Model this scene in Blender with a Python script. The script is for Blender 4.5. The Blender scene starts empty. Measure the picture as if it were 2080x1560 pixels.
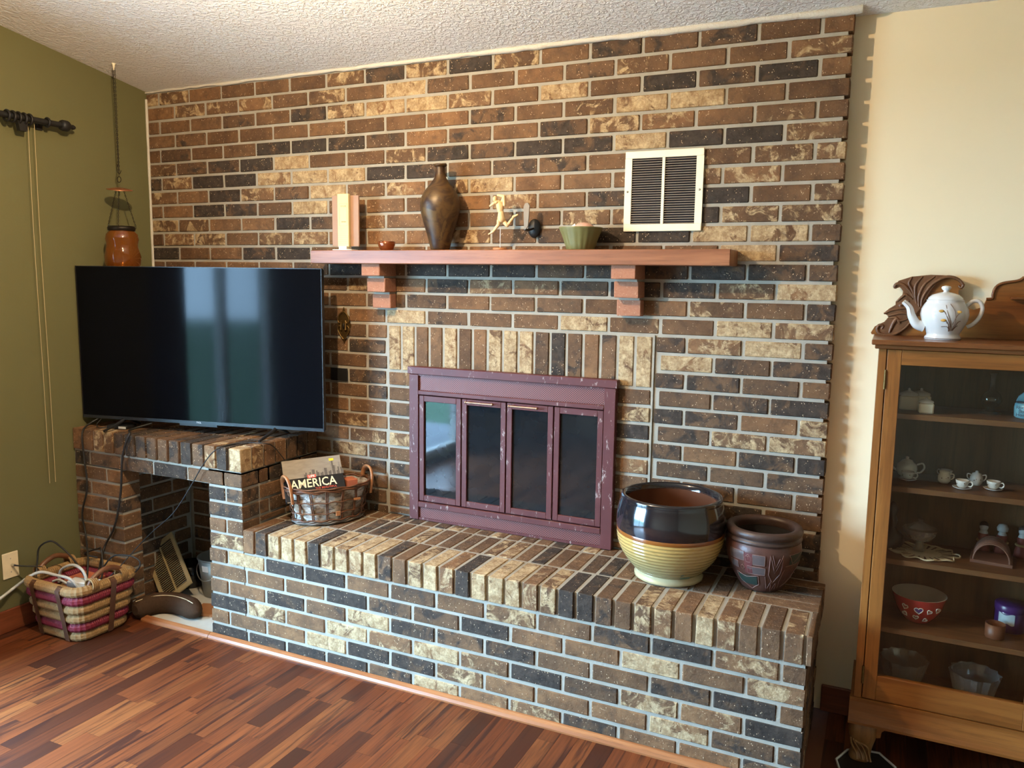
import bpy, bmesh, math, random
from mathutils import Vector, Matrix, Quaternion
random.seed(7)
PI = math.pi
sc = bpy.context.scene
C = sc.collection

# ------------------------------------------------------------------ camera
CAM = Vector((3.3915, -2.9544, 1.5559)); YAW, PITCH, ROLL, FPX = .4361, .1296, .0141, 1631.5
fw = Vector((-math.sin(YAW)*math.cos(PITCH), math.cos(YAW)*math.cos(PITCH), -math.sin(PITCH)))
rt = Vector((math.cos(YAW), math.sin(YAW), 0)); up = rt.cross(fw)
rt2 = rt*math.cos(ROLL) + up*math.sin(ROLL); up2 = -rt*math.sin(ROLL) + up*math.cos(ROLL)
cam_d = bpy.data.cameras.new('camera'); cam = bpy.data.objects.new('camera', cam_d); C.objects.link(cam)
cam.matrix_world = Matrix(((rt2.x, up2.x, -fw.x, CAM.x), (rt2.y, up2.y, -fw.y, CAM.y), (rt2.z, up2.z, -fw.z, CAM.z), (0, 0, 0, 1)))
cam_d.sensor_fit = 'HORIZONTAL'; cam_d.sensor_width = 36; cam_d.lens = FPX/2080*36; cam_d.clip_start = .05
sc.camera = cam

def at(px, py, axis, val):
    """point of the room on the plane axis=val that is measured at photo position px,py"""
    d = fw + rt2*((px-1040)/FPX) - up2*((py-780)/FPX)
    t = (val-CAM['xyz'.index(axis)])/d['xyz'.index(axis)]
    return CAM + d*t

# ------------------------------------------------------------------ light
sc.view_settings.view_transform = 'Standard'; sc.view_settings.look = 'None'
sc.view_settings.gamma = 1; sc.view_settings.use_curve_mapping = False
sc.view_settings.exposure = 0.25
wd = bpy.data.worlds.new('sky'); sc.world = wd; wd.use_nodes = True
wd.node_tree.nodes['Background'].inputs[0].default_value = (.39, .665, 1.0, 1)
wd.node_tree.nodes['Background'].inputs[1].default_value = 72.0
LAMP = Vector((1.66, -1.42, 2.43)); LAMP_W = 108
def light(name, kind, loc, power, col, **kw):
    d = bpy.data.lights.new(name, kind); d.energy = power; d.color = col
    for k, v in kw.items(): setattr(d, k, v)
    o = bpy.data.objects.new(name, d); o.location = loc; C.objects.link(o); return o
DOOR = (-3.35, -1.38, 0.06, 2.06)     # sliding glass door in the left wall: y0, y1, z0, z1
po = light('door_daylight_portal', 'AREA', (-.2, (DOOR[0]+DOOR[1])/2, (DOOR[2]+DOOR[3])/2), 1, (1, 1, 1), shape='RECTANGLE',
           size=DOOR[3]-DOOR[2], size_y=DOOR[1]-DOOR[0])
po.rotation_euler = (0, -PI/2, 0); po.data.cycles.is_portal = True

# ------------------------------------------------------------------ node helpers
class NT:
    def __init__(s, name):
        s.m = bpy.data.materials.new(name); s.m.use_nodes = True; s.t = s.m.node_tree; s.t.nodes.clear()
        s.out = s.n('ShaderNodeOutputMaterial')
    def n(s, typ, **kw):
        x = s.t.nodes.new(typ)
        for k, v in kw.items(): setattr(x, k, v)
        return x
    def l(s, a, b): s.t.links.new(a, b)
    def put(s, sock, v):
        if isinstance(v, bpy.types.NodeSocket): s.l(v, sock)
        elif isinstance(v, (tuple, list)):
            sock.default_value = tuple(v) if len(v) == len(sock.default_value) else tuple(v)+(1,)
        else: sock.default_value = v
    def math(s, op, a, b=0, clamp=False):
        x = s.n('ShaderNodeMath', operation=op, use_clamp=clamp); s.put(x.inputs[0], a); s.put(x.inputs[1], b); return x.outputs[0]
    def mix(s, f, a, b, mode='MIX'):
        x = s.n('ShaderNodeMix', data_type='RGBA', blend_type=mode); s.put(x.inputs[0], f); s.put(x.inputs[6], a); s.put(x.inputs[7], b); return x.outputs[2]
    def ramp(s, v, stops, interp='LINEAR'):
        x = s.n('ShaderNodeValToRGB'); s.put(x.inputs[0], v); r = x.color_ramp; r.interpolation = interp
        while len(r.elements) < len(stops): r.elements.new(.5)
        for e, (p, c) in zip(r.elements, stops): e.position = p; e.color = tuple(c)+(1,) if len(c) == 3 else c
        return x.outputs[0]
    def smooth(s, v, a, b):
        x = s.n('ShaderNodeMapRange', interpolation_type='SMOOTHSTEP'); s.put(x.inputs[0], v); s.put(x.inputs[1], a); s.put(x.inputs[2], b); return x.outputs[0]
    def coord(s, kind='pos', scale=(1, 1, 1), off=None):
        if kind == 'pos': v = s.n('ShaderNodeNewGeometry').outputs['Position']
        else: v = s.n('ShaderNodeTexCoord').outputs['Object']
        if off is not None:
            a = s.n('ShaderNodeVectorMath', operation='ADD'); s.l(v, a.inputs[0]); s.put(a.inputs[1], off); v = a.outputs[0]
        m = s.n('ShaderNodeVectorMath', operation='MULTIPLY'); s.l(v, m.inputs[0]); m.inputs[1].default_value = scale
        return m.outputs[0]
    def noise(s, v, scale, detail=2, rough=.5, dist=0):
        x = s.n('ShaderNodeTexNoise'); s.l(v, x.inputs['Vector']); x.inputs['Scale'].default_value = scale
        x.inputs['Detail'].default_value = detail; x.inputs['Roughness'].default_value = rough; x.inputs['Distortion'].default_value = dist
        return x.outputs[0]
    def voro(s, v, scale, feature='F1', out=0, rnd=1):
        x = s.n('ShaderNodeTexVoronoi', feature=feature); s.l(v, x.inputs['Vector']); x.inputs['Scale'].default_value = scale
        x.inputs['Randomness'].default_value = rnd; return x.outputs[out]
    def wave(s, v, scale, dist=0, dirn='X', detail=2):
        x = s.n('ShaderNodeTexWave', bands_direction=dirn); s.l(v, x.inputs['Vector']); x.inputs['Scale'].default_value = scale
        x.inputs['Distortion'].default_value = dist; x.inputs['Detail'].default_value = detail; return x.outputs['Fac']
    def bump(s, h, strength=.3, dist=.002):
        x = s.n('ShaderNodeBump'); s.put(x.inputs['Height'], h); x.inputs['Strength'].default_value = strength
        x.inputs['Distance'].default_value = dist; return x.outputs[0]
    def pbr(s, col, rough=.5, metal=0, normal=None, spec=.5, coat=0, **kw):
        b = s.n('ShaderNodeBsdfPrincipled'); s.put(b.inputs['Base Color'], col); s.put(b.inputs['Roughness'], rough)
        s.put(b.inputs['Metallic'], metal); b.inputs['Specular IOR Level'].default_value = spec
        b.inputs['Coat Weight'].default_value = coat; b.inputs['Coat Roughness'].default_value = .08
        if normal is not None: s.l(normal, b.inputs['Normal'])
        for k, v in kw.items(): s.put(b.inputs[k], v)
        s.l(b.outputs[0], s.out.inputs[0]); return s.m
M = {}
def mat(name, col, rough=.5, metal=0, spec=.5, coat=0, var=.12, vs=30, bump=0, bs=200, obj=True):
    """plain surface with a little procedural mottling and fine relief"""
    t = NT(name); v = t.coord('obj' if obj else 'pos')
    n = t.noise(v, vs, 3)
    c = t.mix(n, [x*(1-var) for x in col], [min(1, x*(1+var)) for x in col])
    nm = t.bump(t.noise(v, bs, 3), bump, .002) if bump else None
    M[name] = t.pbr(c, rough, metal, nm, spec, coat); return M[name]
def glassy(name, tint=(1, 1, 1), refl=1.0, ior=1.5, rough=.01, haze=None):
    """thin pane: see-through, mirror share by Fresnel"""
    t = NT(name); f = t.n('ShaderNodeFresnel'); bf = t.n('ShaderNodeNewGeometry').outputs['Backfacing']
    t.l(t.math('ADD', t.math('MULTIPLY', bf, 1/ior-ior), ior), f.inputs[0])
    tr = t.n('ShaderNodeBsdfTransparent'); t.put(tr.inputs[0], tint)
    gl = t.n('ShaderNodeBsdfGlossy'); gl.inputs['Roughness'].default_value = rough
    mx = t.n('ShaderNodeMixShader'); t.put(mx.inputs[0], t.math('MULTIPLY', f.outputs[0], refl, True))
    t.l(tr.outputs[0], mx.inputs[1]); t.l(gl.outputs[0], mx.inputs[2]); o = mx.outputs[0]
    if haze:
        df = t.n('ShaderNodeBsdfDiffuse'); t.put(df.inputs[0], haze[0]); m2 = t.n('ShaderNodeMixShader')
        m2.inputs[0].default_value = haze[1]; t.l(o, m2.inputs[1]); t.l(df.outputs[0], m2.inputs[2]); o = m2.outputs[0]
    t.l(o, t.out.inputs[0]); M[name] = t.m; return t.m

# ------------------------------------------------------------------ materials
def brick_mat(name, geo):
    t = NT(name)
    if geo: a = t.n('ShaderNodeAttribute', attribute_name='tone', attribute_type='GEOMETRY').outputs['Color']
    else: a = t.n('ShaderNodeObjectInfo').outputs['Color']
    sp = t.n('ShaderNodeSeparateColor'); t.l(a, sp.inputs[0]); dark, tan, seed = sp.outputs
    off = t.n('ShaderNodeCombineXYZ'); sd = t.math('MULTIPLY', seed, 37.0); t.l(sd, off.inputs[0]); t.l(sd, off.inputs[1]); t.l(sd, off.inputs[2])
    v = t.coord('pos', off=off.outputs[0])
    n1 = t.noise(v, 9, 3, .55); n2 = t.noise(v, 14, 4, .6, .8); n3 = t.noise(v, 17, 5, .68, .9); hi = t.noise(v, 120, 4, .7); md = t.noise(v, 34, 4, .65)
    base = t.mix(t.smooth(n1, .3, .7), (.120, .062, .029), (.208, .110, .050))
    s2 = t.math('FRACT', t.math('MULTIPLY', seed, 7.31)); base = t.mix(1.0, base, t.ramp(s2, [(0, (.72, .70, .68)), (.5, (1, 1, 1)), (1, (1.22, 1.16, 1.08))]), 'MULTIPLY')
    base = t.mix(t.math('MULTIPLY', dark, .75, True), base, (.066, .044, .028))
    base = t.mix(t.math('MULTIPLY', t.smooth(md, .42, .72), .55), base, (.060, .033, .018))
    base = t.mix(t.math('MULTIPLY', t.smooth(hi, .5, .8), .28), base, (.28, .16, .085))
    if not geo: base = t.mix(t.math('SUBTRACT', 1.0, t.n('ShaderNodeObjectInfo').outputs['Alpha']), base, t.mix(hi, (.30, .115, .060), (.46, .215, .13)))
    dth = t.math('SUBTRACT', .82, t.math('MULTIPLY', dark, .60))
    dm = t.smooth(n2, dth, t.math('ADD', dth, .17))
    col = t.mix(t.math('MULTIPLY', dm, .92), base, t.mix(t.smooth(md, .3, .7), (.020, .016, .013), (.055, .040, .029)))
    tth = t.math('SUBTRACT', .78, t.math('MULTIPLY', tan, .46))
    tm = t.math('MULTIPLY', t.smooth(n3, tth, t.math('ADD', tth, .12)), t.math('ADD', .62, t.math('MULTIPLY', t.smooth(hi, .35, .6), .38)))
    col = t.mix(tm, col, t.mix(t.smooth(md, .3, .7), (.27, .170, .080), (.53, .39, .215)))
    vo = t.voro(t.coord('pos', (1, 1, .7), off.outputs[0]), 165, 'F1', 0); pick = t.smooth(t.noise(v, 70, 2), .54, .64)
    spk = t.math('MULTIPLY', t.math('LESS_THAN', vo, .26), pick)
    col = t.mix(t.math('MULTIPLY', spk, .7), col, (.62, .44, .27))
    h = t.math('ADD', t.math('MULTIPLY', t.noise(v, 40, 5, .65), .75), t.math('MULTIPLY', hi, .25))
    M[name] = t.pbr(col, .82, 0, t.bump(h, 1.0, .006), .28); return t.m
brick_mat('brick', False); brick_mat('brick_field', True)
t = NT('mortar'); v = t.coord('pos'); h = t.noise(v, 260, 3, .7)
M['mortar'] = t.pbr(t.mix(t.noise(v, 14, 3), (.27, .245, .195), (.42, .385, .315)), .9, 0, t.bump(h, .6, .003), .15)
t = NT('floor_wood'); rnd = t.n('ShaderNodeObjectInfo').outputs['Random']; o3 = t.n('ShaderNodeCombineXYZ'); t.l(t.math('MULTIPLY', rnd, 91), o3.inputs[0]); t.l(t.math('MULTIPLY', rnd, 57), o3.inputs[1])
v = t.coord('pos', (1, .055, 1), o3.outputs[0]); g = t.noise(v, 85, 4, .6, .3); st = t.noise(v, 28, 3, .55, .5)
base = t.ramp(rnd, [(0, (.115, .029, .010)), (.2, (.188, .052, .016)), (.45, (.138, .036, .012)), (.62, (.215, .068, .020)), (.74, (.098, .026, .010)), (.82, (.042, .014, .007)), (.9, (.075, .021, .009)), (1, (.19, .056, .017))])
c = t.mix(t.math('MULTIPLY', t.smooth(g, .35, .70), .8), base, t.mix(.6, base, (.06, .016, .008)))
c = t.mix(t.math('MULTIPLY', t.smooth(st, .54, .64), .85), c, (.034, .012, .008))
st2 = t.noise(t.coord('pos', (1, .035, 1), o3.outputs[0]), 75, 4, .6, .4); c = t.mix(t.math('MULTIPLY', t.smooth(st2, .53, .63), .7), c, (.045, .014, .008))
M['floor_wood'] = t.pbr(c, t.math('ADD', .27, t.math('MULTIPLY', g, .18)), 0, t.bump(g, .12, .0006), .28)
t = NT('floor_far'); v = t.coord('pos'); bt = t.n('ShaderNodeTexBrick'); mp = t.n('ShaderNodeMapping'); mp.inputs['Rotation'].default_value = (0, 0, PI/2); t.l(v, mp.inputs[0]); t.l(mp.outputs[0], bt.inputs[0])
bt.inputs['Scale'].default_value = 1; bt.inputs['Brick Width'].default_value = .38; bt.inputs['Row Height'].default_value = .0635; bt.inputs['Mortar Size'].default_value = .0006
bt.inputs['Color1'].default_value = (.30, .105, .04, 1); bt.inputs['Color2'].default_value = (.13, .042, .018, 1); bt.inputs['Mortar'].default_value = (.05, .02, .01, 1)
M['floor_far'] = t.pbr(bt.outputs[0], .3)
def plaster(name, col, bs=60, bstr=.12, var=.05, bd=.004, rough=.85):
    t = NT(name); v = t.coord('pos'); n = t.noise(v, 3, 3)
    c = t.mix(n, [x*(1-var) for x in col], [min(1, x*(1+var)) for x in col])
    M[name] = t.pbr(c, rough, 0, t.bump(t.noise(v, bs, 4, .6), bstr, bd), .25)
plaster('green_paint', (.134, .126, .054), 90, .08)
plaster('beige_paint', (.82, .69, .455), 40, .08)
plaster('far_paint', (.36, .28, .18))
t = NT('ceiling_texture'); v = t.coord('pos'); n = t.noise(v, 70, 3, .5, .5); r = t.smooth(n, .42, .62)
M['ceiling_texture'] = t.pbr(t.mix(t.noise(v, 2, 2), (.78, .77, .73), (.84, .83, .79)), .9, 0, t.bump(r, .6, .005), .2)
plaster('caulk', (.60, .56, .47), 120, .6, .08, .006)
def wood(name, c0, c1, axis='x', rough=.4, sc_=1.0, coat=0, obj=False):
    t = NT(name); s3 = {'x': (.07, 1, 1), 'y': (1, .07, 1), 'z': (1, 1, .07)}[axis]
    v = t.coord('obj' if obj else 'pos', s3); g = t.noise(v, 120*sc_, 4, .6, .4); w = t.noise(v, 26*sc_, 3, .5, .8)
    c = t.mix(t.smooth(w, .3, .7), c0, c1); c = t.mix(t.math('MULTIPLY', t.smooth(g, .45, .8), .5), c, [x*.45 for x in c0])
    M[name] = t.pbr(c, rough, 0, t.bump(g, .15, .0008), .45, coat); return t.m
wood('mantel_wood', (.215, .076, .030), (.325, .128, .054), 'x', .42)
wood('trim_wood', (.26, .088, .030), (.36, .14, .05), 'x', .35)
wood('baseboard_wood', (.16, .040, .016), (.22, .062, .025), 'y', .35)
wood('baseboard_wood_x', (.16, .040, .016), (.22, .062, .025), 'x', .35)
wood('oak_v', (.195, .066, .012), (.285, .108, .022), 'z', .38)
wood('oak_h', (.195, .066, .012), (.285, .108, .022), 'x', .38)
wood('oak_shelf', (.115, .050, .018), (.165, .074, .026), 'x', .5)
wood('oak_dark', (.130, .043, .011), (.19, .066, .018), 'x', .32)
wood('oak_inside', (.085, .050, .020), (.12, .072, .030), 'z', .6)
wood('carved_wood', (.115, .047, .018), (.17, .072, .028), 'z', .42)
wood('leg_wood', (.18, .080, .022), (.25, .118, .036), 'z', .42)
wood('pale_wood', (.66, .44, .20), (.76, .54, .28), 'z', .5, obj=True)
t = NT('worn_red_paint'); v = t.coord('pos', (1, 1, .35)); n = t.noise(v, 36, 5, .75, .4); n2 = t.noise(t.coord('pos'), 8, 3)
c = t.mix(n2, (.070, .016, .015), (.118, .029, .025)); c = t.mix(t.math('MULTIPLY', t.smooth(n, .585, .66), .7), c, (.42, .33, .29))
M['worn_red_paint'] = t.pbr(c, .48, .0, t.bump(n, .1, .001), .35)
t = NT('perforated_copper'); v = t.coord('pos'); sx = t.n('ShaderNodeSeparateXYZ'); t.l(v, sx.inputs[0])
a = t.math('SINE', t.math('MULTIPLY', sx.outputs[0], 2*PI/.0100)); b = t.math('SINE', t.math('MULTIPLY', sx.outputs[2], 2*PI/.0085)); pm = t.math('GREATER_THAN', t.math('MULTIPLY', a, b), .02)
M['perforated_copper'] = t.pbr(t.mix(pm, (.26, .075, .058), (.014, .006, .006)), .5, t.math('SUBTRACT', .15, t.math('MULTIPLY', pm, .15)), t.bump(t.math('SUBTRACT', 1, pm), .5, .002))
mat('firebox_glass', (.010, .012, .014), .045, 0, .42, var=.3, vs=12)
mat('copper', (.62, .26, .13), .3, .9)
mat('handle_bronze', (.36, .22, .15), .35, .8)
mat('tv_screen', (.003, .0035, .005), .07, 0, .085, var=.1)
mat('black_plastic', (.012, .012, .013), .38, 0, .5)
mat('tv_chin', (.030, .034, .040), .3, .4)
mat('black_metal', (.014, .013, .012), .5, .3, bump=.2)
mat('black_rubber', (.012, .011, .010), .55)
mat('white_plastic', (.72, .71, .66), .4)
mat('grey_cable', (.58, .60, .58), .45)
mat('cord_tan', (.50, .38, .20), .7)
mat('cream_plastic', (.78, .66, .43), .45)
mat('vent_cream', (.82, .75, .55), .42, var=.04)
mat('vent_louver', (.40, .33, .25), .5)
mat('vent_dark', (.012, .008, .009), .9)
mat('old_vent', (.42, .33, .17), .5, var=.2)
mat('screw_steel', (.45, .42, .36), .35, .9)
mat('brass', (.16, .095, .030), .42, .85, bump=.5, bs=300)
mat('dark_chain', (.020, .015, .010), .5, .6)
mat('plaque_tan', (.34, .20, .125), .6, var=.06)
mat('plaque_cream', (.62, .51, .25), .5, var=.03)
mat('print_ink', (.42, .36, .16), .7)
t = NT('vase_glaze'); v = t.coord('obj'); n = t.noise(v, 14, 4, .6, 1.2); sx = t.n('ShaderNodeSeparateXYZ'); t.l(t.coord('obj', off=(0, 0, 0)), sx.inputs[0])
c = t.mix(t.smooth(n, .4, .6), (.035, .016, .007), (.085, .045, .014)); c = t.mix(t.math('MULTIPLY', t.smooth(t.noise(v, 9, 3, .5, 1.5), .52, .62), .6), c, (.13, .078, .024))
M['vase_glaze'] = t.pbr(c, .42, .1, None, .4)
mat('copper_dish', (.26, .070, .020), .18, .5, coat=.5, var=.4, vs=60)
mat('sage_glaze', (.16, .155, .055), .45, var=.12, vs=40)
mat('shell_pink', (.56, .33, .25), .5, var=.25, vs=60)
mat('wire_white', (.7, .7, .68), .4)
mat('blade_grey', (.20, .16, .115), .35, .5)
glassy('amber_glass', (.66, .33, .09), 1.6, 1.5, .04, ((.30, .105, .015), .30))
mat('clay_pot_inside', (.014, .011, .009), .7)  # near-black colour for the whole inside of the carved clay pot
# big pot
t = NT('pot_cream_glaze'); v = t.coord('obj'); n = t.noise(v, 18, 3); sx = t.n('ShaderNodeSeparateXYZ'); t.l(v, sx.inputs[0])
c = t.mix(t.smooth(sx.outputs[2], .02, .17), (.26, .205, .095), (.47, .29, .085)); c = t.mix(t.math('MULTIPLY', t.smooth(t.noise(t.coord('obj', (1, 1, 6)), 30, 3), .58, .66), .35), c, (.26, .13, .03))
M['pot_cream_glaze'] = t.pbr(c, .16, 0, t.bump(n, .05), .5, .6)
mat('pot_black_glaze', (.012, .010, .012), .12, .15, .6, .6)
mat('pot_brown_line', (.24, .075, .012), .2, coat=.5)
mat('pot_foot', (.50, .40, .22), .22, coat=.4)
mat('pot_inside', (.12, .042, .018), .4, var=.25, vs=10)
mat('pot_sticker', (.10, .16, .11), .4)
mat('terracotta_dark', (.085, .034, .024), .38, 0, .5, bump=.3, bs=90, var=.3)
mat('terracotta_rim', (.055, .030, .022), .45, bump=.3, bs=90, var=.3)
mat('carved_line', (.20, .105, .085), .5)
mat('relief_green', (.018, .035, .028), .5)
mat('relief_red', (.115, .030, .030), .42)
mat('relief_grey', (.10, .075, .072), .42)
# baskets
t = NT('birch_bark'); v = t.coord('obj', (1, 1, 3.2)); n = t.noise(v, 30, 5, .75, .5); n2 = t.noise(t.coord('obj'), 11, 3)
c = t.mix(t.smooth(n2, .38, .6), (.60, .57, .52), (.26, .19, .13)); c = t.mix(t.math('MULTIPLY', t.smooth(n, .48, .60), .8), c, (.085, .06, .045))
M['birch_bark'] = t.pbr(c, .75, 0, t.bump(n, .5, .003), .3)
wood('wicker', (.10, .038, .016), (.17, .068, .030), 'x', .5, obj=True)
mat('wicker_grey', (.17, .145, .12), .6, bump=.4)
wood('handle_wood', (.36, .145, .055), (.46, .21, .09), 'x', .45, obj=True)
mat('rope_tan', (.30, .175, .065), .75, var=.35, vs=90, bump=.7, bs=240)
mat('rope_red', (.19, .012, .028), .6, var=.4, vs=90, bump=.7, bs=240)
mat('leather', (.095, .040, .020), .45, var=.25)
mat('bent_handle', (.15, .058, .022), .4)
mat('orange_plastic', (.52, .15, .07), .5)
# book
t = NT('book_cover'); v = t.coord('obj'); n = t.noise(t.coord('obj', (1, 3, 1)), 14, 4, .6, .6)
M['book_cover'] = t.pbr(t.mix(n, (.16, .135, .105), (.40, .35, .28)), .55, 0, None, .25)
mat('book_black', (.008, .008, .009), .55, spec=.2)
mat('book_grey', (.085, .072, .06), .4, var=.5, vs=160)
mat('book_grey_light', (.22, .19, .155), .4, var=.4, vs=160)
mat('paper_white', (.78, .74, .66), .6)
mat('lettering_cream', (.86, .74, .48), .5)
mat('lettering_red', (.68, .07, .03), .5)
mat('lettering_white', (.8, .8, .8), .5)
mat('sticker_yellow', (.80, .58, .02), .5)
mat('cover_red', (.62, .08, .05), .5)
# cavity things
mat('galvanised', (.26, .25, .21), .42, .55, var=.3, vs=14)
mat('black_enamel', (.006, .006, .007), .15)
mat('brown_felt', (.060, .034, .020), .9, spec=.1, var=.2, vs=120, bump=.5, bs=400)
mat('white_tile', (.62, .60, .52), .4)
mat('plywood', (.36, .15, .055), .6)
# cabinet things
mat('porcelain', (.62, .61, .585), .10, 0, .5, .5, var=.03)
mat('porcelain_cream', (.76, .70, .56), .15, coat=.4, var=.05)
mat('gilt', (.46, .25, .06), .35, .6)
mat('gilt_dark', (.16, .085, .05), .4, .3)
mat('bud_gold', (.55, .30, .06), .45)
mat('mug_blue', (.14, .34, .43), .3)
mat('mug_rim', (.02, .02, .03), .4)
mat('ink_blue', (.02, .025, .07), .5)
mat('crochet', (.62, .52, .34), .85, var=.2, vs=200, bump=.8, bs=300)
mat('heart_red', (.42, .035, .030), .25, coat=.4)
mat('heart_violet', (.13, .07, .24), .35)
mat('heart_rose', (.40, .10, .09), .35)
mat('bowl_inside', (.55, .50, .42), .35)
mat('purple_jar', (.055, .016, .12), .3)
mat('jar_label', (.50, .56, .60), .5)
mat('brown_clay', (.14, .048, .020), .45)
mat('rack_wood', (.15, .068, .045), .5)
mat('dark_bronze', (.018, .012, .008), .5)
mat('figure_hair', (.012, .010, .010), .6); mat('figure_cloth', (.20, .035, .025), .6); mat('figure_scarf', (.46, .50, .52), .5); mat('figure_tan', (.40, .28, .12), .5)
glassy('cabinet_glass', (.93, .92, .88), 1.0, 1.45, .02)
glassy('door_glass', (.97, .98, .97), 1.0, 1.45, .01)
glassy('crystal', (.80, .84, .88), 3.0, 1.6, .05, ((.6, .6, .6), .14))
glassy('clear_glass', (.90, .92, .93), 1.6, 1.5, .03)
mat('tray_black', (.014, .014, .014), .4); mat('tray_rim', (.72, .70, .66), .4)
mat('curtain_brown', (.050, .030, .022), .9, spec=.1)
mat('deck_board', (.20, .21, .23), .7, obj=False); mat('lawn', (.045, .105, .05), .95, obj=False, var=.3, vs=4); mat('rail_white', (.55, .56, .58), .6)
t = NT('lamp_globe'); em = t.n('ShaderNodeEmission'); em.inputs[0].default_value = (1, .66, .34, 1); em.inputs[1].default_value = 6; t.l(em.outputs[0], t.out.inputs[0]); M['lamp_globe'] = t.m

# ------------------------------------------------------------------ mesh helpers
class MB:
    def __init__(s): s.v = []; s.f = []; s.sm = []
    def add(s, vs, fs, smooth=False):
        o = len(s.v); s.v += [tuple(x) for x in vs]; s.f += [tuple(i+o for i in f) for f in fs]; s.sm += [smooth]*len(fs); return s
    def box(s, x0, x1, y0, y1, z0, z1, ch=0):
        if ch <= 0:
            v = [(x, y, z) for z in (z0, z1) for y in (y0, y1) for x in (x0, x1)]
            return s.add(v, [(0, 2, 3, 1), (4, 5, 7, 6), (0, 1, 5, 4), (2, 6, 7, 3), (0, 4, 6, 2), (1, 3, 7, 5)])
        bm = bmesh.new(); bmesh.ops.create_cube(bm, size=1)
        for q in bm.verts: q.co = Vector((x0+(q.co.x+.5)*(x1-x0), y0+(q.co.y+.5)*(y1-y0), z0+(q.co.z+.5)*(z1-z0)))
        bmesh.ops.bevel(bm, geom=bm.edges[:], offset=ch, segments=1, affect='EDGES', profile=.5)
        s.bm(bm); return s
    def bm(s, bm, smooth=False):
        bm.verts.index_update(); s.add([q.co[:] for q in bm.verts], [[q.index for q in f.verts] for f in bm.faces], smooth); bm.free(); return s
    def lathe(s, prof, seg=40, c=(0, 0, 0), sx=1, sy=1, smooth=True, fn=None):
        n = len(prof); vs = []; fs = []
        for k in range(seg):
            a = 2*PI*k/seg
            for (r, z) in prof:
                rr = r*(fn(a, z) if fn else 1); vs.append((c[0]+rr*math.cos(a)*sx, c[1]+rr*math.sin(a)*sy, c[2]+z))
        for k in range(seg):
            k2 = (k+1) % seg
            for i in range(n-1): fs.append((k*n+i, k2*n+i, k2*n+i+1, k*n+i+1))
        s.add(vs, fs, smooth)
        return s
    def tube(s, pts, r, seg=8, closed=False, cap=True, smooth=True, flat=1.0):
        P = [Vector(p) for p in pts]; n = len(P); rr = r if isinstance(r, (list, tuple)) else [r]*n
        T = []
        for i in range(n):
            a = P[(i-1) % n] if (closed or i) else P[i]; b = P[(i+1) % n] if (closed or i < n-1) else P[i]
            d = b-a; T.append(d.normalized() if d.length > 1e-9 else Vector((0, 0, 1)))
        nrm = T[0].orthogonal().normalized()
        if abs(T[0].z) < .9: nrm = (Vector((0, 0, 1))-T[0]*T[0].z).normalized()
        vs = []
        for i in range(n):
            if i:
                q = T[i-1].rotation_difference(T[i]); nrm = q @ nrm; nrm = (nrm-T[i]*nrm.dot(T[i])).normalized()
            bn = T[i].cross(nrm)
            for k in range(seg):
                a = 2*PI*k/seg; vs.append(P[i]+(nrm*math.cos(a)+bn*math.sin(a)*flat)*rr[i])
        fs = []
        for i in range(n if closed else n-1):
            j = (i+1) % n
            for k in range(seg): fs.append((i*seg+k, i*seg+(k+1) % seg, j*seg+(k+1) % seg, j*seg+k))
        s.add(vs, fs, smooth)
        if cap and not closed:
            s.add(vs[:seg], [tuple(range(seg))[::-1]]); s.add(vs[-seg:], [tuple(range(seg))])
        return s
    def prism(s, poly, y0, y1, axes='xz'):
        """polygon in the xz (or xy / yz) plane pushed from y0 to y1"""
        n = len(poly)
        def mk(a, b, d): return {'xz': (a, d, b), 'xy': (a, b, d), 'yz': (d, a, b)}[axes]
        vs = [mk(a, b, y0) for a, b in poly]+[mk(a, b, y1) for a, b in poly]
        fs = [tuple(range(n)), tuple(range(2*n-1, n-1, -1))]+[(i, i+n, (i+1) % n+n, (i+1) % n) for i in range(n)]
        bm = bmesh.new(); bv = [bm.verts.new(v) for v in vs]
        for f in fs: bm.faces.new([bv[i] for i in f])
        bmesh.ops.recalc_face_normals(bm, faces=bm.faces[:]); bmesh.ops.triangulate(bm, faces=[f for f in bm.faces if len(f.verts) > 4])
        return s.bm(bm)
    def ball(s, c, r, seg=12, sc3=(1, 1, 1)):
        n = max(4, seg//2); prof = [(r*math.sin(PI*i/n), -r*math.cos(PI*i/n)) for i in range(n+1)]; prof[0] = (0, -r); prof[-1] = (0, r)
        o = len(s.v); s.lathe(prof, seg)
        for i in range(o, len(s.v)): x, y, z = s.v[i]; s.v[i] = (c[0]+x*sc3[0], c[1]+y*sc3[1], c[2]+z*sc3[2])
        return s
    def move(s, mtx): s.v = [tuple(mtx @ Vector(p)) for p in s.v]; return s
    def mesh(s, name, m=None):
        me = bpy.data.meshes.new(name); me.from_pydata(s.v, [], s.f)
        me.polygons.foreach_set('use_smooth', s.sm); me.update()
        if m: me.materials.append(M[m] if isinstance(m, str) else m)
        return me
def link(name, me, parent=None, loc=(0, 0, 0)):
    o = bpy.data.objects.new(name, me); C.objects.link(o)
    if parent is not None: o.parent = parent
    o.location = loc; return o
def part(name, mb, m, parent=None, loc=(0, 0, 0), label=None):
    o = link(name, mb.mesh(name, m), parent, loc)
    if label: o['label'] = label
    return o
def tag(o, label=None, cat=None, group=None, kind=None):
    if label: o['label'] = label
    if cat: o['category'] = cat
    if group: o['group'] = group
    if kind: o['kind'] = kind
    return o
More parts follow.
